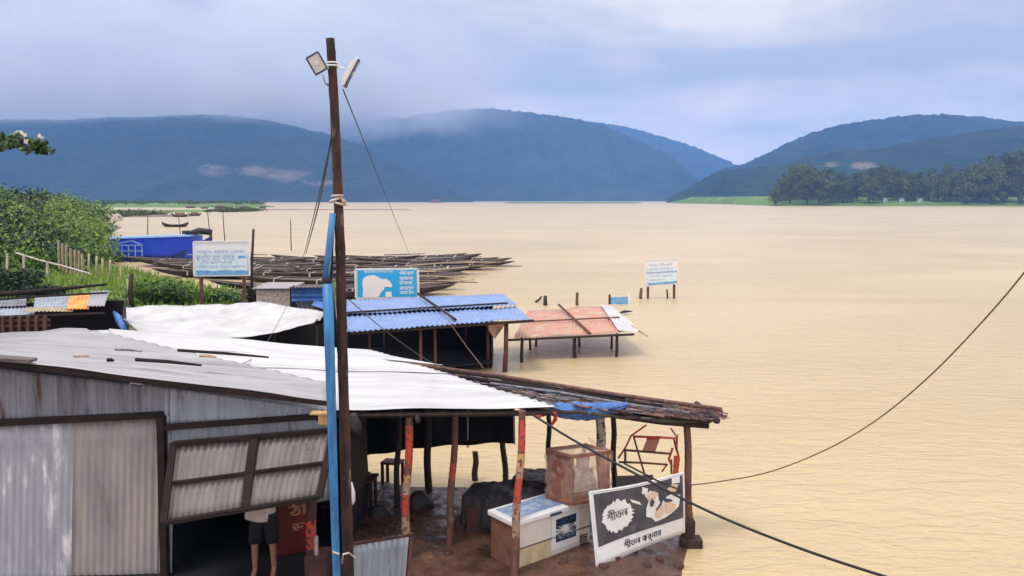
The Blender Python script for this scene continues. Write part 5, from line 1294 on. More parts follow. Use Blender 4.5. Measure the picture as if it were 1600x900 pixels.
# orange red tube frames piled behind the banner
rf = thing('tube_frame', 'tangle of orange red tube chair frames behind the black and white banner', 'chair frame', P(1015, 745, 14.0))
def rt_(pts, Y, r, mat, nm='tube'):
    m = MB(); m.tube([P(u, v_, Y + (k_ * .0)) for k_, (u, v_) in enumerate(pts)], r, 6); m.build(nm, M[mat], rf, smooth=True)
rt_([(1010, 664), (986, 681), (977, 700), (966, 716)], 14.0, .017, 'red_metal'); rt_([(989, 682), (1022, 683), (1058, 685)], 13.9, .020, 'red_metal')
rt_([(990, 682), (998, 710), (1007, 740)], 13.9, .018, 'rust_metal'); rt_([(974, 703), (1010, 706), (1048, 709)], 13.7, .020, 'rust_metal'); rt_([(967, 722), (1003, 723), (1043, 726)], 13.6, .018, 'rust_metal')
rt_([(977, 703), (977, 724)], 13.7, .022, 'rust_metal'); rt_([(1048, 669), (1057, 682), (1060, 679)], 14.0, .017, 'red_metal'); rt_([(1058, 682), (1057, 700), (1061, 716), (1058, 738)], 14.0, .022, 'red_metal')
rt_([(1053, 686), (1057, 704)], 13.9, .018, 'rust_metal'); rt_([(1051, 700), (1045, 718), (1050, 728)], 13.8, .022, 'red_metal'); rt_([(1049, 718), (1049, 740)], 13.8, .018, 'rust_metal'); rt_([(1043, 725), (1034, 737)], 13.7, .015, 'red_metal')
m = MB(); m.slab([P(1053, 712, 13.95), P(1061, 712, 13.95), P(1060, 742, 13.95), P(1051, 742, 13.95)], .02); m.build('orange_panel', M['red_metal'], rf)
m = MB(); m.slab([P(1003, 705, 13.75), P(1024, 705, 13.75), P(1032, 683, 13.9), P(1012, 683, 13.9)], .015); m.build('seat_cloth', M['red_roof'], rf)
m = MB(); m.slab([P(1010, 686.5, 13.85), P(1030, 686.5, 13.85), P(1032, 681.5, 13.85), P(1011, 681.5, 13.85)], .02); m.build('seat_edge', M['red_paint'], rf)

# covered tables, brown box, benches
def draped(name, label, quad, ztop, zbot, mat='dark_cloth', bumps=.05, seed=0, boxy=.9):
    c = sum((Vector(p) for p in quad), Vector()) / 4; t = thing(name, label, 'table', (c.x, c.y, GZ))
    m = MB(); nu, nv = 26, 14; V = []
    for j in range(nv + 1):
        for i in range(nu + 1):
            s_, q = i / nu, j / nv; a_ = Vector(quad[0]).lerp(Vector(quad[1]), s_); b_ = Vector(quad[3]).lerp(Vector(quad[2]), s_); p = a_.lerp(b_, q)
            p.z = ztop + bumps * mnoise.noise(Vector((p.x * 3 + seed, p.y * 3, seed))) + bumps * .8 * mnoise.noise(Vector((p.x * 9, p.y * 9, seed)))
            e = min(s_, 1 - s_) * nu; f_ = min(q, 1 - q) * nv
            V.append(p)
    W = nu + 1; F_ = [(j * W + i, j * W + i + 1, (j + 1) * W + i + 1, (j + 1) * W + i) for j in range(nv) for i in range(nu)]
    edge = [i for i in range(W)] + [j * W + nu for j in range(1, nv + 1)] + [nv * W + i for i in range(nu - 1, -1, -1)] + [j * W for j in range(nv - 1, 0, -1)]
    b0_ = len(V); cc_ = Vector((c.x, c.y, 0))
    for k, e in enumerate(edge):
        p = V[e].copy(); o_ = (Vector((p.x, p.y, 0)) - cc_).normalized() * (.04 + .03 * math.sin(k * 1.7)); V.append(Vector((p.x + o_.x, p.y + o_.y, zbot + .04 * math.sin(k * .9))))
    for k in range(len(edge)): F_.append((edge[k], b0_ + k, b0_ + (k + 1) % len(edge), edge[(k + 1) % len(edge)]))
    m.add(V, F_); m.build('cover', M[mat], t, smooth=True)
    m = None
    for k, p in enumerate(quad):
        q_ = Vector(p).lerp(cc_ + Vector((0, 0, 0)), .1); m = MB(); m.bar((q_.x, q_.y, 0.0), (q_.x, q_.y, ztop - .08), .06); m.build('leg', M['dark_post'], t)
    return t
z1 = .80
draped('covered_table', 'long low table under a dark damp cover, behind the freezer', [PZ(722, 775, z1), PZ(838, 790, z1), PZ(862, 752, z1), PZ(742, 752, z1)], z1, .30, seed=1)
draped('covered_table', 'second dark covered table behind the first, beside the crate', [PZ(800, 748, .88), PZ(866, 758, .88), PZ(900, 730, .88), PZ(812, 733, .88)], .88, .3, seed=4)
m = MB(); m.slab([PZ(838, 750, .95), PZ(862, 757, .95), PZ(868, 746, .95), PZ(842, 741, .95)], .03); tag(m.build('board', M['boat_in'], loc=PZ(850, 750, .95)), 'grey board lying on the dark covered table beside the crate', 'board')
bxp = PZ(746, 842, GZ); t = thing('box', 'dark reddish brown box on the mud between the posts and the freezer', 'box', bxp)
m = MB(); rr_ = Matrix.Rotation(R(8), 3, 'Z'); m.box(bxp + Vector((0, .25, .25)), (.42, .4, .5), rr_); bx = m.build('carton', M['crate_dark'], t, bevel=.01)
m = MB(); m.box(bxp + Vector((0, .25, .512)), (.44, .42, .02), rr_); m.build('lid', M['crate_dark'], t)
def table(name, label, quad, z, th_=.04, legs=((0, 0), (1, 0), (1, 1), (0, 1)), mat='crate_dark', legmat='dark_post', zb=0.0):
    c = sum((Vector(p) for p in quad), Vector()) / 4; t = thing(name, label, 'table', (c.x, c.y, 0))
    q = [Vector((p[0], p[1], z)) for p in quad]; m = MB(); m.slab(q, th_); m.build('top', M[mat], t)
    for a_, b_ in legs:
        a2, b2 = .08 + .84 * a_, .1 + .8 * b_; p = q[0].lerp(q[1], a2).lerp(q[3].lerp(q[2], a2), b2)
        m = MB(); m.bar((p.x, p.y, zb - .1), (p.x, p.y, z - th_ / 2), .055); m.build('leg', M[legmat], t)
    return t
table('table', 'low brown wooden table by the blue pipe under the white roof', [PZ(520, 762, .75), PZ(583, 752, .75), PZ(592, 741, .75), PZ(530, 742, .75)], .75)
table('table', 'small dark table standing in the water beneath the black tarpaulin', [PZ(594, 724, .62), PZ(622, 726, .62), PZ(632, 719, .62), PZ(604, 717, .62)], .62, zb=-.3)
table('bench', 'dark bench at the left edge of the open shed, beside the pole', [PZ(500, 792, .5), PZ(560, 796, .5), PZ(566, 784, .5), PZ(506, 780, .5)], .5)['category'] = 'bench'

# low corrugated screen at the bottom
t = thing('tin_screen', 'low screen of grey corrugated tin on the mud beside the big pole', 'screen', P(590, 900, 11.2))
a_, b_ = P(546, 960, 11.0), P(628, 960, 11.35); ta, tb_ = P(548, 850, 11.0), P(639, 834, 11.4)
corr([a_, b_, tb_, ta], 'v', .085, .013, .004, seed=3, rough=.02).build('sheet', M['tin'], t, smooth=True)
m = MB(); m.bar(ta + Vector((-.03, -.03, .0)), tb_ + Vector((.06, -.03, .0)), .035); m.build('rail', M['crate_dark'], t)
m = MB(); m.bar(b_ + Vector((.03, .03, -.3)), tb_ + Vector((.03, .03, 0)), .05); m.build('post', M['post'], t)
for k, (u, v_) in enumerate([(1060, 872), (990, 862), (960, 878), (1010, 880), (945, 892), (880, 885), (700, 870), (1030, 868)]):
    c = PZ(u, v_, .15); c.z = land_z(c.x, c.y) - .01; m = MB(); random.seed(k)
    pts = [c + Vector((math.cos(a2) * .10 * random.uniform(.5, 1), math.sin(a2) * .13 * random.uniform(.5, 1), 0)) for a2 in np.linspace(0, 5.6, 7)]
    m.add([c + Vector((0, 0, .06))] + [p + Vector((0, 0, .03)) for p in pts] + [p * 1.0 + Vector((0, 0, -.05)) for p in pts], [(0, i + 1, (i + 1) % 7 + 1) for i in range(7)] + [(i + 1, i + 8, (i + 1) % 7 + 8, (i + 1) % 7 + 1) for i in range(7)])
    tag(m.build('stone', M['crate_dark'], loc=c, smooth=True), f'small muddy stone on the bare mud, {ordn[k]} counted from the corner post leftwards' if k < 6 else ('small muddy stone beside the brown post inside the shed' if k == 6 else 'small muddy stone just left of the corner post footing'), 'stone', 'stones on the mud')

def sack(label, c, rx, rz_, mat, name='sack', cat='sack'):
    m = MB(); V = []; n = 14; lv = 8
    for j in range(lv + 1):
        f = j / lv; q = math.sin(math.pi * (.12 + .80 * f)) ** .6 * (1 - .35 * f)
        for k in range(n):
            a2 = 6.283 * k / n; w_ = 1 + .12 * math.sin(3 * a2 + f * 4) + .1 * mnoise.noise(Vector((k, j * 1.3, rx * 9)))
            V.append(c + Vector((math.cos(a2) * rx * q * w_, math.sin(a2) * rx * .8 * q * w_, f * rz_)))
    m.add(V, [(j * n + k, j * n + (k + 1) % n, (j + 1) * n + (k + 1) % n, (j + 1) * n + k) for j in range(lv) for k in range(n)] + [tuple(range(n))[::-1], tuple(lv * n + k for k in range(n))])
    return tag(m.build(name, M[mat], loc=c, smooth=True), label, cat)
sack('dark slumped sack on the mud behind the front red post', PZ(655, 800, GZ) - Vector((0, 0, .04)), .28, .42, 'dark_cloth')
sack('brown slumped sack between the brown box and the bare post', PZ(722, 832, GZ) - Vector((0, 0, .04)), .18, .34, 'crate_dark')
sack('small dark sack beside the low brown table near the pole', PZ(592, 812, GZ) - Vector((0, 0, .04)), .22, .3, 'dark_cloth')
c = P(549, 772, 10.6); sack('white plastic bag hanging beside the tall pole above the tin screen', c - Vector((0, 0, .14)), .055, .30, 'lid_rim', 'bag', 'bag')
c = P(553, 668, 12.1); sack('dark bundle of rags hanging under the roof edge right of the pole', c - Vector((0, 0, .12)), .13, .34, 'dark_cloth', 'rag_bundle', 'rags')
sack('small dark rag knot tied under the eave at the red post top', P(652, 655, 12.1) - Vector((0, 0, .06)), .05, .12, 'dark_cloth', 'rag_knot', 'rag')
t = thing('bucket', 'small white bucket standing on the low brown table near the pole', 'bucket', PZ(560, 748, .78))
c = PZ(560, 748, .772); m = MB(); m.tube([c, c + Vector((0, 0, .2))], [.075, .095], 14); m.build('pail', M['lid_rim'], t, smooth=False)
m = MB(); m.tube([c + Vector((math.cos(a2) * .1, 0, .19 - abs(math.sin(a2)) * .07)) for a2 in np.linspace(0, math.pi, 9)], .006, 5); m.build('handle', M['tin_dull'], t)
cable_pts = [P(742, 640, 13.6), P(744, 700, 13.6)]
random.seed(77)
for k in range(9):
    c = PZ(random.uniform(650, 760), random.uniform(800, 892), GZ + .02); an = random.random() * 3.1; L_ = random.uniform(.04, .09)
    m = MB(); d = Vector((math.cos(an), math.sin(an), .1)) * L_; e = Vector((-math.sin(an), math.cos(an), 0)) * L_ * .5
    m.slab([c - d - e, c + d - e, c + d * .8 + e, c - d + e], .012)
    tag(m.build('litter', M['lid_rim' if k % 2 else 'tin_warm'], loc=c), 'small pale scrap of litter trodden into the mud of the open shed', 'litter', 'litter scraps on the mud')
# ------------------------------------------------------------------ tin shack at the left
sk = thing('tin_shack', 'patched grey corrugated tin shack with a propped awning shutter and grey roof', 'shack', (-4, 11.5, 0))
def wallp(u, v_, d=0.0): return P(u, v_, 11.25 + .25 * u / 500 + d)
def wsheet(us, vb, vt, mat, nm='wall_sheet', d=0.0, period=.095, amp=.010, seed=0):
    q = [wallp(us[0], vb[0], d), wallp(us[1], vb[1], d), wallp(us[1], vt[1], d), wallp(us[0], vt[0], d)]
    for k in (0, 1): q[k].z = max(q[k].z, .05)
    return corr(q, 'v', period, amp, .003, other=8, rough=.018, seed=seed).build(nm, M[mat], sk, smooth=True)
wrun_later = 1
wsheet((-90, 116), (1000, 1000), (665, 658), 'tin_patch', seed=3); wsheet((112, 250), (1000, 1000), (660, 650), 'tin_warm', d=.014, period=.1, amp=.011, seed=4)
wsheet((256, 504), (700, 680), (668, 652), 'tin', d=.03, seed=7)
wsheet((494, 522), (785, 780), (640, 640), 'tin', d=.10, seed=9)
wsheet((250, 272), (1000, 1000), (668, 668), 'tin', d=.03, seed=12)
def wrun(us, vb, vt, mat, n, d=0.0, seed=0):
    for k in range(n):
        f0, f1 = k / n, (k + 1) / n + .012
        lp = lambda a_, f: a_[0] + (a_[1] - a_[0]) * f
        wsheet((lp(us, f0), lp(us, f1)), (lp(vb, f0), lp(vb, f1)), (lp(vt, f0), lp(vt, f1)), mat, d=d + .006 * (k % 2) + random.uniform(0, .004), amp=.014, period=.085, seed=seed + k)
def wbar(u0, v0, u1, v1, wd, mat='beam', d=-.05, nm='beam'):
    m = MB(); a2, b2 = wallp(u0, v0, d), wallp(u1, v1, d); a2.z = max(a2.z, .0); b2.z = max(b2.z, 0); m.bar(a2, b2, wd, wd); return m.build(nm, M[mat], sk)
wrun((-90, 262), (663, 650), (566, 606), 'tin_dull', 6); wrun((256, 508), (664, 648), (605, 640), 'tin', 5, seed=20)
wbar(-90, 665, 254, 648, .085); wbar(258, 668, 506, 650, .075); wbar(252, 650, 262, 1000, .10); wbar(506, 648, 494, 655, .07)
near_post(486, 905, 488, 700, 11.1, 11.2, .075, [(.3, .5, 'red_paint'), (.7, .8, 'red_paint')], 'crate_dark', 'corner_post', sk)
# interior: side, back, floor coloured black, the doorway's shade put into them
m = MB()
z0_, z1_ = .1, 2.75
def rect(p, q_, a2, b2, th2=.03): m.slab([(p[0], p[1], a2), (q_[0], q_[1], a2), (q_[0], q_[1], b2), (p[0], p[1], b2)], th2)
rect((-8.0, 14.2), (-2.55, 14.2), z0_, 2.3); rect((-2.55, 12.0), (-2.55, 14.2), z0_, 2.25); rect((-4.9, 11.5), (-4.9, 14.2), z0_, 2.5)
m.build('inner_wall', M['black_cloth_and_shade'], sk)
m = MB(); m.slab([(-8, 11.05, .26), (-2.75, 11.2, .26), (-2.6, 14.2, .26), (-8, 14.2, .26)], .06); m.build('floor', M['black_cloth_and_shade'], sk)
# grey roof
g0 = [P(-90, 552, 10.95), P(512, 625, 11.25), P(512, 598, 12.6), P(130, 513, 15.9)]
gq = [P(-90, 528, 15.0)]
corr([g0[0], g0[1], g0[2], P(-90, 545, 12.6)], 'u', .17, .014, .004, other=44, rough=.035, seed=2).build('roof_sheet', M['grey_roof'], sk, smooth=True)
G1 = P(505, 600, 12.6)
corr([P(-90, 545, 12.6) + Vector((0, 0, -.01)), g0[2] + Vector((0, 0, -.0)), P(128, 514, 15.7) + Vector((0, 0, .03)), P(-90, 530, 15.2) + Vector((0, 0, .03))], 'u', .17, .014, .004, other=44, rough=.03, seed=3).build('roof_sheet', M['grey_roof'], sk, smooth=True)
m = MB(); m.bar(g0[0] + Vector((0, .02, -.05)), g0[1] + Vector((0, .02, -.05)), .06, .07); m.build('eave_board', M['beam'], sk)
m = MB(); m.bar(P(-40, 562, 11.0) + Vector((0, 0, .05)), P(52, 569, 11.0) + Vector((0, 0, .05)), .2, .04); o = m.build('plank', M['boat_in'], loc=P(0, 565, 11)); tag(o, 'grey weathered plank lying on the edge of the grey roof at the left', 'plank')
def rstick(u0, v0, Y0, u1, v1, Y1, r, mat, label, nm='stick'):
    a2, b2 = P(u0, v0, Y0) + Vector((0, 0, .05)), P(u1, v1, Y1) + Vector((0, 0, .05)); m = MB(); m.tube([a2, a2.lerp(b2, .5) + Vector((0, 0, .01)), b2], [r, r, r * .6], 6)
    return tag(m.build(nm, M[mat], loc=a2), label, 'stick')
rstick(212, 567, 12.0, 315, 576, 12.0, .028, 'beam', 'dark stick lying on the grey roof, nearer of two')
rstick(278, 552, 13.2, 420, 563, 13.2, .026, 'beam', 'long dark stick lying where the grey roof meets the white roof')
rstick(180, 551, 13.3, 222, 554, 13.3, .02, 'thatch_b', 'short grey stick on the grey roof, farther of two')
rstick(640, 604, 13.8, 655, 605, 13.8, .02, 'thatch_b', 'small grey scrap lying on the middle of the white roof', 'scrap')
rstick(116, 561, 12.3, 140, 562, 12.3, .03, 'white_paint', 'small pale block lying near the left of the grey roof', 'block')
rstick(312, 561, 12.5, 338, 563, 12.5, .025, 'bamboo', 'short pale stick beside the long dark one on the roof')
rstick(168, 568, 11.9, 178, 569, 11.9, .03, 'beam', 'small dark lump on the grey roof left of the dark stick', 'lump')
# awning shutter, hinged at its top and pushed outwards at the bottom
aw = thing('awning', 'x', 'shutter', wallp(390, 680)); del aw['category']; del aw['label']
aw.parent = sk; aw.location = aw.location - Vector(OFF[sk.name]); aw['label'] = 'propped open tin awning shutter in a dark timber frame'
TLs, TRs, BRs, BLs = P(273, 694, 11.2), P(523, 673, 11.3), P(500, 778, 10.75), P(258, 818, 10.65)
def sq(s_, q, d=0):
    nn_ = (TRs - TLs).cross(BLs - TLs).normalized(); nn_ = nn_ if nn_.y < 0 else -nn_
    return BLs.lerp(BRs, s_).lerp(TLs.lerp(TRs, s_), q) + nn_ * d
corr([sq(0, 0), sq(1, 0), sq(1, 1), sq(0, 1)], 'v', .085, .017, .003, rough=.01, seed=6).build('sheet', M['tin_flap'], aw, smooth=True)
for nm, a2, b2, wd in (('frame_bar', (0, 1), (1, 1), .085), ('frame_bar', (0, 0), (1, 0), .085), ('frame_bar', (.0, 0), (.0, 1), .085), ('frame_bar', (1, 0), (1, 1), .085), ('cross_bar', (.03, .48), (.97, .50), .06), ('cross_bar', (.52, .03), (.50, .97), .11)):
    m = MB(); e = .05 if nm == 'frame_bar' else .045; m.bar(sq(*a2, e), sq(*b2, e + .002), wd, .05); m.build(nm, M['beam'], aw)
t = thing('box', 'small yellow wooden box fixed under the roof corner beside the blue pipe', 'box', P(508, 655, 11.25))
m = MB(); c = P(507, 654, 11.15); m.box(c, (.15, .12, .15)); m.build('case', M['yellow_box'], t, bevel=.01)
m = MB(); m.box(c + Vector((-.05, -.02, .085)), (.26, .16, .02)); m.build('lid', M['yellow_box'], t)

# red drinks fridge with letters in the doorway
fr = thing('fridge', 'red upright drinks fridge with tan letters standing in the shack doorway', 'fridge', P(455, 950, 12.0))
fc = Vector((P(452, 900, 12.0).x, 12.0, .29)); rot = Matrix.Rotation(R(22), 3, 'Z')
m = MB(); m.box(fc + Vector((0, .3, .93)), (.56, .55, 1.86), rot); m.build('body', M['fridge_red'], fr, bevel=.02)
fx = rot @ Vector((1, 0, 0)); fn = rot @ Vector((0, -1, 0)); f0 = fc + Vector((0, .3, 0)) + fn * .30
m = MB(); m.box(f0 + Vector((0, 0, .95)), (.50, .04, 1.76), rot); dr = m.build('door', M['fridge_red'], fr, bevel=.01); OFF[dr.name] = OFF[fr.name]
m = MB(); m.box(f0 + fx * .235 + fn * .03 + Vector((0, 0, .95)), (.045, .03, 1.8), rot); m.build('edge_strip', M['white_paint'], dr)
m = MB(); write(m, 'ম', f0 + fx * .02 + fn * .026 + Vector((0, 0, .92)), fx, uz, .26, .17, bold=.02); write(m, 'ঠা', f0 + fx * -.10 + fn * .026 + Vector((0, 0, .62)), fx, uz, .24, .26, bold=.02); write(m, 'গ', f0 + fx * .0 + fn * .026 + Vector((0, 0, 1.25)), fx, uz, .26, .16, bold=.02); write(m, 'ডা', f0 + fx * -.06 + fn * .026 + Vector((0, 0, .36)), fx, uz, .22, .24, bold=.02)
m.build('lettering', M['tan_letter'], dr)
m = MB(); c = P(495, 895, 11.0); m.tube([Vector((c.x, c.y, .75)), Vector((c.x, c.y, 1.0)), c + Vector((0, 0, -.02)), c + Vector((0, 0, .03)), c + Vector((0, 0, .09))], [.035, .035, .03, .013, .013], 10)
o = m.build('bottle', M['white_paint'], loc=c, smooth=True); tag(o, 'white bottle at the foot of the red post by the blue pipe', 'bottle')
m = MB(); m.box((c.x, c.y + .1, .42), (.3, .35, .64)); tag(m.build('stool', M['crate_dark'], loc=(c.x, c.y, .1), bevel=.01), 'dark box stool under the white bottle beside the red post', 'stool')

# ------------------------------------------------------------------ person in the doorway
def skin_body(name, verts, edges, rads, mat, parent, sub=2, root=0):
    me = bpy.data.meshes.new(name); off = OFF[parent.name] if parent else Vector()
    me.from_pydata([tuple(Vector(v_) - off) for v_ in verts], edges, []); me.materials.append(mat)
    o = bpy.data.objects.new(name, me); COL.objects.link(o); o.parent = parent
    sm = o.modifiers.new('skin', 'SKIN'); sm.use_smooth_shade = True
    for i, r_ in enumerate(rads):
        sv = me.skin_vertices[0].data[i]; sv.radius = (r_, r_) if np.isscalar(r_) else r_; sv.use_root = (i == root)
    ss_ = o.modifiers.new('sub', 'SUBSURF'); ss_.levels = sub; ss_.render_levels = sub
    return o
pc = P(414, 870, 11.3); px, py = pc.x, 11.3; fl = .29
pe = thing('person', 'person in a cream shirt and dark shorts standing bare-legged in the shack doorway', 'person', (px, py, fl))
b = Vector((px, py, fl))
V = [b + Vector(p) for p in [
    (0, 0, .93), (0, .0, 1.08), (0, .02, 1.25), (0, .03, 1.38), (0, .03, 1.46), (0, .02, 1.56), (0, .0, 1.66),        # pelvis .. head 0-6
    (-.10, 0, .86), (-.13, -.03, .50), (-.15, .02, .10), (-.15, -.10, .035), (-.15, -.17, .03),                     # left leg 7-11
    (.10, 0, .86), (.11, .01, .50), (.11, .05, .10), (.12, -.07, .035), (.12, -.14, .03),                           # right leg 12-16
    (-.17, .03, 1.40), (-.24, .10, 1.16), (-.19, .33, 1.10), (-.18, .40, 1.10),                                     # left arm 17-20
    (.17, .03, 1.40), (.24, .10, 1.16), (.19, .33, 1.10), (.18, .40, 1.10)]]                                        # right arm 21-24
E = [(0, 1), (1, 2), (2, 3), (3, 4), (4, 5), (5, 6), (0, 7), (7, 8), (8, 9), (9, 10), (10, 11), (0, 12), (12, 13), (13, 14), (14, 15), (15, 16), (3, 17), (17, 18), (18, 19), (19, 20), (3, 21), (21, 22), (22, 23), (23, 24)]
Rr = [(.15, .11), (.13, .10), (.15, .105), (.14, .09), .055, .085, .088, .085, .055, .036, .036, .028, .085, .055, .036, .036, .028, .055, .040, .026, (.036, .02), .055, .040, .026, (.036, .02)]
for side, wi in ((-1, 20), (1, 24)):
    w0 = V[wi]
    for k, (dx, ln) in enumerate([(-.03, .065), (-.01, .075), (.01, .07), (.03, .055)]):
        i0 = len(V); V += [w0 + Vector((dx, .035, 0)), w0 + Vector((dx * 1.1, .035 + ln * .55, -.008)), w0 + Vector((dx * 1.1, .035 + ln, -.03))]; E += [(wi, i0), (i0, i0 + 1), (i0 + 1, i0 + 2)]; Rr += [.010, .009, .007]
    i0 = len(V); V += [w0 + Vector((-side * .045, .0, 0)), w0 + Vector((-side * .06, .035, -.015))]; E += [(wi, i0), (i0, i0 + 1)]; Rr += [.012, .009]
skin_body('body', V, E, Rr, M['skin'], pe)
# face, hair
hc = b + Vector((0, .0, 1.62))
for sx in (-1, 1):
    m = MB(); m.tube([hc + Vector((sx * .033, .083, .01)), hc + Vector((sx * .033, .092, .01))], [.012, .006], 8); m.build('eye', M['eye'], pe)
    m = MB(); m.tube([hc + Vector((sx * .085, .0, .0)), hc + Vector((sx * .10, -.01, .005))], [.022, .018], 8); m.build('ear', M['skin'], pe)
m = MB(); m.tube([hc + Vector((0, .085, .01)), hc + Vector((0, .11, -.02))], [.008, .014], 6); m.build('nose', M['skin'], pe)
m = MB(); m.tube([hc + Vector((-.022, .086, -.045)), hc + Vector((0, .092, -.046)), hc + Vector((.022, .086, -.045))], .005, 6); m.build('mouth', M['fridge_red'], pe)
def shell(name, rings, mat, parent, n=22, cap=False, sol=.008):
    m = MB(); V = []
    for (c_, rx, ry, wv) in rings:
        for k in range(n):
            a2 = 6.283 * k / n; V.append(Vector(c_) + Vector((math.cos(a2) * rx, math.sin(a2) * ry, wv * math.sin(a2 * 3 + rx * 40))))
    m.add(V, [(j * n + k, j * n + (k + 1) % n, (j + 1) * n + (k + 1) % n, (j + 1) * n + k) for j in range(len(rings) - 1) for k in range(n)])
    if cap: m.f.append(tuple((len(rings) - 1) * n + k for k in range(n))); m.mi.append(0)
    o = m.build(name, mat, parent, smooth=True); md = o.modifiers.new('cloth', 'SOLIDIFY'); md.thickness = sol; return o
shell('hair', [(hc + Vector((0, -.02, -.03)), .098, .085, .006), (hc + Vector((0, -.018, .03)), .102, .10, .004), (hc + Vector((0, -.01, .08)), .088, .092, .003), (hc + Vector((0, -.005, .115)), .05, .055, 0)], M['hair'], pe, cap=True)
# shirt hem flares and lifts to the left as the person leans
shell('shirt', [(b + Vector((-.05, .0, .86)), .205, .16, .012), (b + Vector((-.05, .0, .90)), .215, .165, .012), (b + Vector((-.03, 0, 1.02)), .20, .155, .008), (b + Vector((0, .0, 1.2)), .19, .14, .004), (b + Vector((0, .02, 1.36)), .20, .125, 0), (b + Vector((0, .03, 1.44)), .12, .09, 0), (b + Vector((0, .03, 1.49)), .07, .065, 0)], M['shirt'], pe)
for sx in (-1, 1):
    m = MB(); m.tube([b + Vector((sx * .15, .03, 1.40)), b + Vector((sx * .22, .08, 1.22))], [.075, .068], 14, cap=False); m.build('sleeve', M['shirt'], pe, smooth=True)
    k = -1 if sx < 0 else 1
    shell('shorts_leg', [(b + Vector((sx * .12, -.02 if sx < 0 else 0, .52)), .095, .10, .006), (b + Vector((sx * .11, -.01, .66)), .10, .105, .004), (b + Vector((sx * .09, 0, .84)), .11, .12, 0), (b + Vector((sx * .06, 0, .95)), .12, .125, 0)], M['shorts'], pe)
    m = MB(); fx_ = -.15 if sx < 0 else .12; fy_ = -.06 if sx < 0 else -.03; m.box(b + Vector((fx_, fy_, -.005)), (.10, .26, .025)); m.build('sandal', M['tyre'], pe, bevel=.01)

# ------------------------------------------------------------------ tall pole, floodlights, blue pipe, cables
pl_pts = [(546, 1020), (545, 900), (541, 760), (537, 620), (534, 500), (532, 400), (528, 300), (524, 200), (520, 120), (516, 60)]
pts = [P(u, v_, 10.0) for u, v_ in pl_pts]; pts[0].z = .0
dn = []; rr = []
for i in range(len(pts) - 1):
    for k in range(8):
        s_ = k / 8; dn.append(pts[i].lerp(pts[i + 1], s_)); f_ = (i + s_) / (len(pts) - 1); rr.append((.068 - .018 * f_) * (1.08 if (len(dn) % 7 == 0) else 1.0))
dn.append(pts[-1]); rr.append(.049)
pole = thing('wooden_pole', 'tall dark bark-brown wooden pole carrying two floodlights', 'pole', (pts[0].x, 10.0, 0))
m = MB(); m.tube(dn, rr, 14, wob=.07); shaft = m.build('shaft', M['pole'], pole, smooth=True)
for u, v_, r_ in ((527, 306, .058), (531, 318, .062), (525, 312, .066)):
    c = P(u, v_, 9.97); m = MB(); tl_ = random.uniform(-.4, .4)
    m.tube([c + Vector((math.cos(a2) * r_ * 1.05, math.sin(a2) * r_ * 1.05, tl_ * .06 * math.cos(a2))) for a2 in np.linspace(0, 6.283, 17)], .016, 7); m.build('white_binding', M['white_paint'], pole, smooth=True)
m = MB(); m.tube([P(534, 312, 9.93), P(540, 316, 9.92), P(537, 319, 9.92)], [.02, .025, .012], 7); m.build('binding_knot', M['white_paint'], pole, smooth=True)
c = P(520, 103, 9.97)
m = MB(); m.tube([c + Vector((math.cos(a2) * .062, math.sin(a2) * .062, 0)) for a2 in np.linspace(0, 6.283, 17)], .012, 6); m.tube([c + Vector((math.cos(a2) * .062, math.sin(a2) * .062, .035)) for a2 in np.linspace(0, 6.283, 17)], .01, 6); m.build('lamp_clamp', M['lamp_case'], pole, smooth=True)
def flood(label, centre, w_, h_, rotm, armfrom):
    t = thing('floodlight', label, 'floodlight', centre, 'floodlights on the tall pole')
    m = MB(); m.box(centre, (w_, .045, h_), rotm); m.build('case', M['lamp_case'], t, bevel=.008)
    f_ = rotm @ Vector((0, -1, 0))
    m = MB(); X = rotm @ Vector((1, 0, 0)); Z = rotm @ Vector((0, 0, 1)); q = centre + f_ * .026
    for a2, b2 in (((-1, -1), (1, -1)), ((1, -1), (1, 1)), ((1, 1), (-1, 1)), ((-1, 1), (-1, -1))):
        m.bar(q + X * a2[0] * (w_ / 2 - .008) + Z * a2[1] * (h_ / 2 - .008), q + X * b2[0] * (w_ / 2 - .008) + Z * b2[1] * (h_ / 2 - .008), .018, .018)
    m.build('rim', M['lamp_dark'], t)
    m = MB(); m.box(q, (w_ - .03, .008, h_ - .03), rotm); gl = m.build('glass', M['lamp_glass'], t); OFF[gl.name] = OFF[t.name]
    m = MB(); m.tube([q + f_ * .006, q + f_ * .012], [.03, .025], 12); m.build('lamp_lens', M['lid_rim'], gl)
    m = MB(); bk = centre - f_ * .02; m.tube([bk - X * w_ * .3, bk - X * w_ * .3 - f_ * .06, bk + X * w_ * .3 - f_ * .06, bk + X * w_ * .3], .009, 6); m.tube([bk - f_ * .06, armfrom], .010, 6); m.build('bracket', M['lamp_case'], t)
    m = MB()
    for k in range(6): m.box(centre - f_ * .035 + X * (k - 2.5) * w_ * .13, (.006, .03, h_ * .7), rotm)
    m.build('cooling_fin', M['lamp_case'], t)
flood('square floodlight facing the viewer on the left side of the tall pole', P(496, 99, 9.9), .175, .225, Matrix.Rotation(R(-8), 3, 'Z') @ Matrix.Rotation(R(-27), 3, 'Y') @ Matrix.Rotation(R(12), 3, 'X'), P(516, 103, 9.97))
flood('white floodlight seen edge-on on the right side of the tall pole', P(547, 113, 9.95), .17, .36, Matrix.Rotation(R(29), 3, 'Y') @ Matrix.Rotation(R(98), 3, 'Z'), P(523, 101, 9.97))
m = MB(); m.tube([P(538, 136, 9.9), P(544, 122, 9.9)], [.035, .03], 8); m.tube([P(505, 118, 9.9), P(508, 130, 9.92), P(513, 133, 9.95)], [.008, .008, .014], 6); m.build('junction', M['tin_dull'], pole, smooth=True)
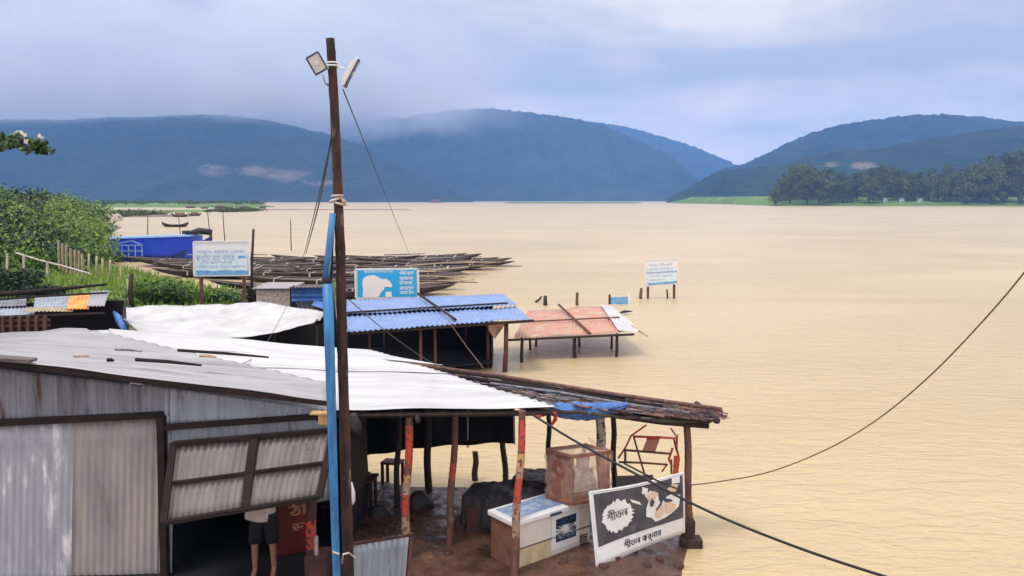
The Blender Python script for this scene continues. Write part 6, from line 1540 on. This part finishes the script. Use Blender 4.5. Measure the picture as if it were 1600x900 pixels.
# blue pipe
bp_ = thing('blue_pipe', 'light blue plastic pipe tied upright beside the tall pole, thicker below its joint', 'pipe', (P(525, 1020, 9.85).x, 9.85, 0))
m = MB(); m.tube([P(509, 440, 9.85), P(513, 400, 9.86), P(520, 333, 9.88)], [.043, .042, .038], 12); m.build('upper_pipe', M['blue_pipe'], bp_, smooth=True)
lo = P(527, 1010, 9.8); lo.z = .05
m = MB(); m.tube([lo, P(526, 900, 9.8), P(522, 780, 9.8), P(518, 640, 9.82), P(515, 540, 9.84), P(512, 443, 9.85)], [.045, .047, .05, .055, .060, .064], 14); m.build('lower_pipe', M['blue_pipe'], bp_, smooth=True)
m = MB(); m.tube([P(511, 447, 9.85), P(510, 434, 9.85)], [.055, .055], 12); m.build('joint', M['tyre'], bp_, smooth=True)
m = MB(); m.tube([P(521, 335, 9.95), P(517, 440, 9.93), P(530, 560, 9.93)], [.018, .018, .018], 6); m.build('black_hose', M['tyre'], bp_, smooth=True)
m = MB(); m.tube([P(519, 862, 9.74), P(530, 866, 9.74)], .012, 6); m.tube([P(534, 880, 9.9), P(536, 866, 9.8), P(545, 864, 9.8), P(556, 872, 9.9)], .012, 6); m.build('white_tie', M['white_paint'], bp_)
# small flowering plant in a pot high behind the pole
t = thing('potted_plant', 'small yellow green plant seen between the blue pipe and the pole', 'plant', P(522, 468, 24.5))
v1 = leaf_cloud([P(522, 452, 24.5), P(524, 462, 24.5), P(519, 444, 24.5)], [(.13, .1, .18)] * 3, 40, .05, seed=3); leaf_mesh('foliage', v1, M['grass'], t)
m = MB(); m.tube([P(523, 500, 24.6), P(522, 470, 24.6), P(523, 458, 24.5)], [.06, .08, .03], 8); m.build('stem', M['bamboo'], t)
# cables
def cable(name, label, pts, r, mat, cat='cable', group=None, sagm=0.0, n=24):
    if len(pts) == 2:
        a2, b2 = pts; pts = [a2.lerp(b2, i / n) - Vector((0, 0, sagm * 4 * (i / n) * (1 - i / n))) for i in range(n + 1)]
    else:   # smooth through the given points (Catmull-Rom)
        o_ = []; q = [pts[0] * 2 - pts[1]] + pts + [pts[-1] * 2 - pts[-2]]
        for i in range(1, len(q) - 2):
            for k in range(8):
                s_ = k / 8; o_.append(.5 * ((2 * q[i]) + (-q[i - 1] + q[i + 1]) * s_ + (2 * q[i - 1] - 5 * q[i] + 4 * q[i + 1] - q[i + 2]) * s_ ** 2 + (-q[i - 1] + 3 * q[i] - 3 * q[i + 1] + q[i + 2]) * s_ ** 3))
        pts = o_ + [pts[-1]]
    m = MB(); m.tube(pts, r, 6); return tag(m.build(name, M[mat], loc=pts[0], smooth=True), label, cat, group)
cable('cable', 'thick black cable running from the white roof down across the banner to the bottom right', [P(832, 648, 12.0), P(900, 690, 11.6), P(1000, 744, 11.0), P(1080, 786, 10.5), P(1160, 822, 10.0), P(1270, 864, 9.3), P(1390, 903, 8.6), P(1500, 935, 8.0), Vector((5.2, 5, 1.75)), Vector((6.2, 0, 1.7)), Vector((6.8, -6, 2.0))], .017, 'cable')
cable('cable', 'thinner black cable twisted along the thick one above the banner', [P(975, 724, 12.6), P(1010, 742, 12.4), P(1040, 757, 12.2), P(1078, 770, 13.2)], .014, 'cable')
cable('rope', 'thin brown rope rising from the corner post to the upper right frame edge', [P(1078, 758, 13.2), P(1120, 753, 12.8), P(1200, 738, 12.2), P(1290, 703, 11.6), P(1370, 656, 11.0), P(1450, 590, 10.4), P(1530, 508, 9.8), P(1605, 420, 9.2), P(1700, 290, 8.5), Vector((8.2, 6.5, 9.2)), Vector((9.8, 2, 10.8)), Vector((11, -6, 12))], .0095, 'rope', 'rope')
cable('guy_wire', 'thin guy wire from the right floodlight down to the moored boats', [P(536, 140, 10), P(640, 398, 40)], .008, 'cable', 'wire', sagm=.0)
cable('guy_wire', 'dark guy wire falling left from the pole to the moored boats', [P(519, 212, 10), P(498, 320, 16), P(478, 396, 30)], .014, 'cable', 'wire')
cable('guy_wire', 'second dark guy wire falling left close beside the first', [P(518, 218, 10.05), P(492, 330, 17), P(474, 402, 30)], .010, 'cable', 'wire')
cable('wire', 'thin wire from the blue roof down to the thatched lean-to', [P(700, 500, 25), P(728, 540, 20), P(756, 576, 15.6)], .012, 'rope', 'wire')
cable('wire', 'thin wire slanting down from the pole over the dark stall to the white roof', [P(545, 468, 10.1), P(600, 515, 11.5), P(660, 558, 13.5), P(700, 578, 15.2)], .006, 'rope', 'wire')
cable('wire', 'fine wire lying across the right end of the white roof', [P(700, 590, 14.2), P(760, 610, 13.4), P(828, 648, 12.1)], .006, 'rope', 'wire')
cable('wire', 'fine grey wire over the white tarpaulin and the white roof to the left', [P(450, 475, 22), P(410, 545, 16), P(365, 576, 13.2)], .006, 'rope', 'wire')
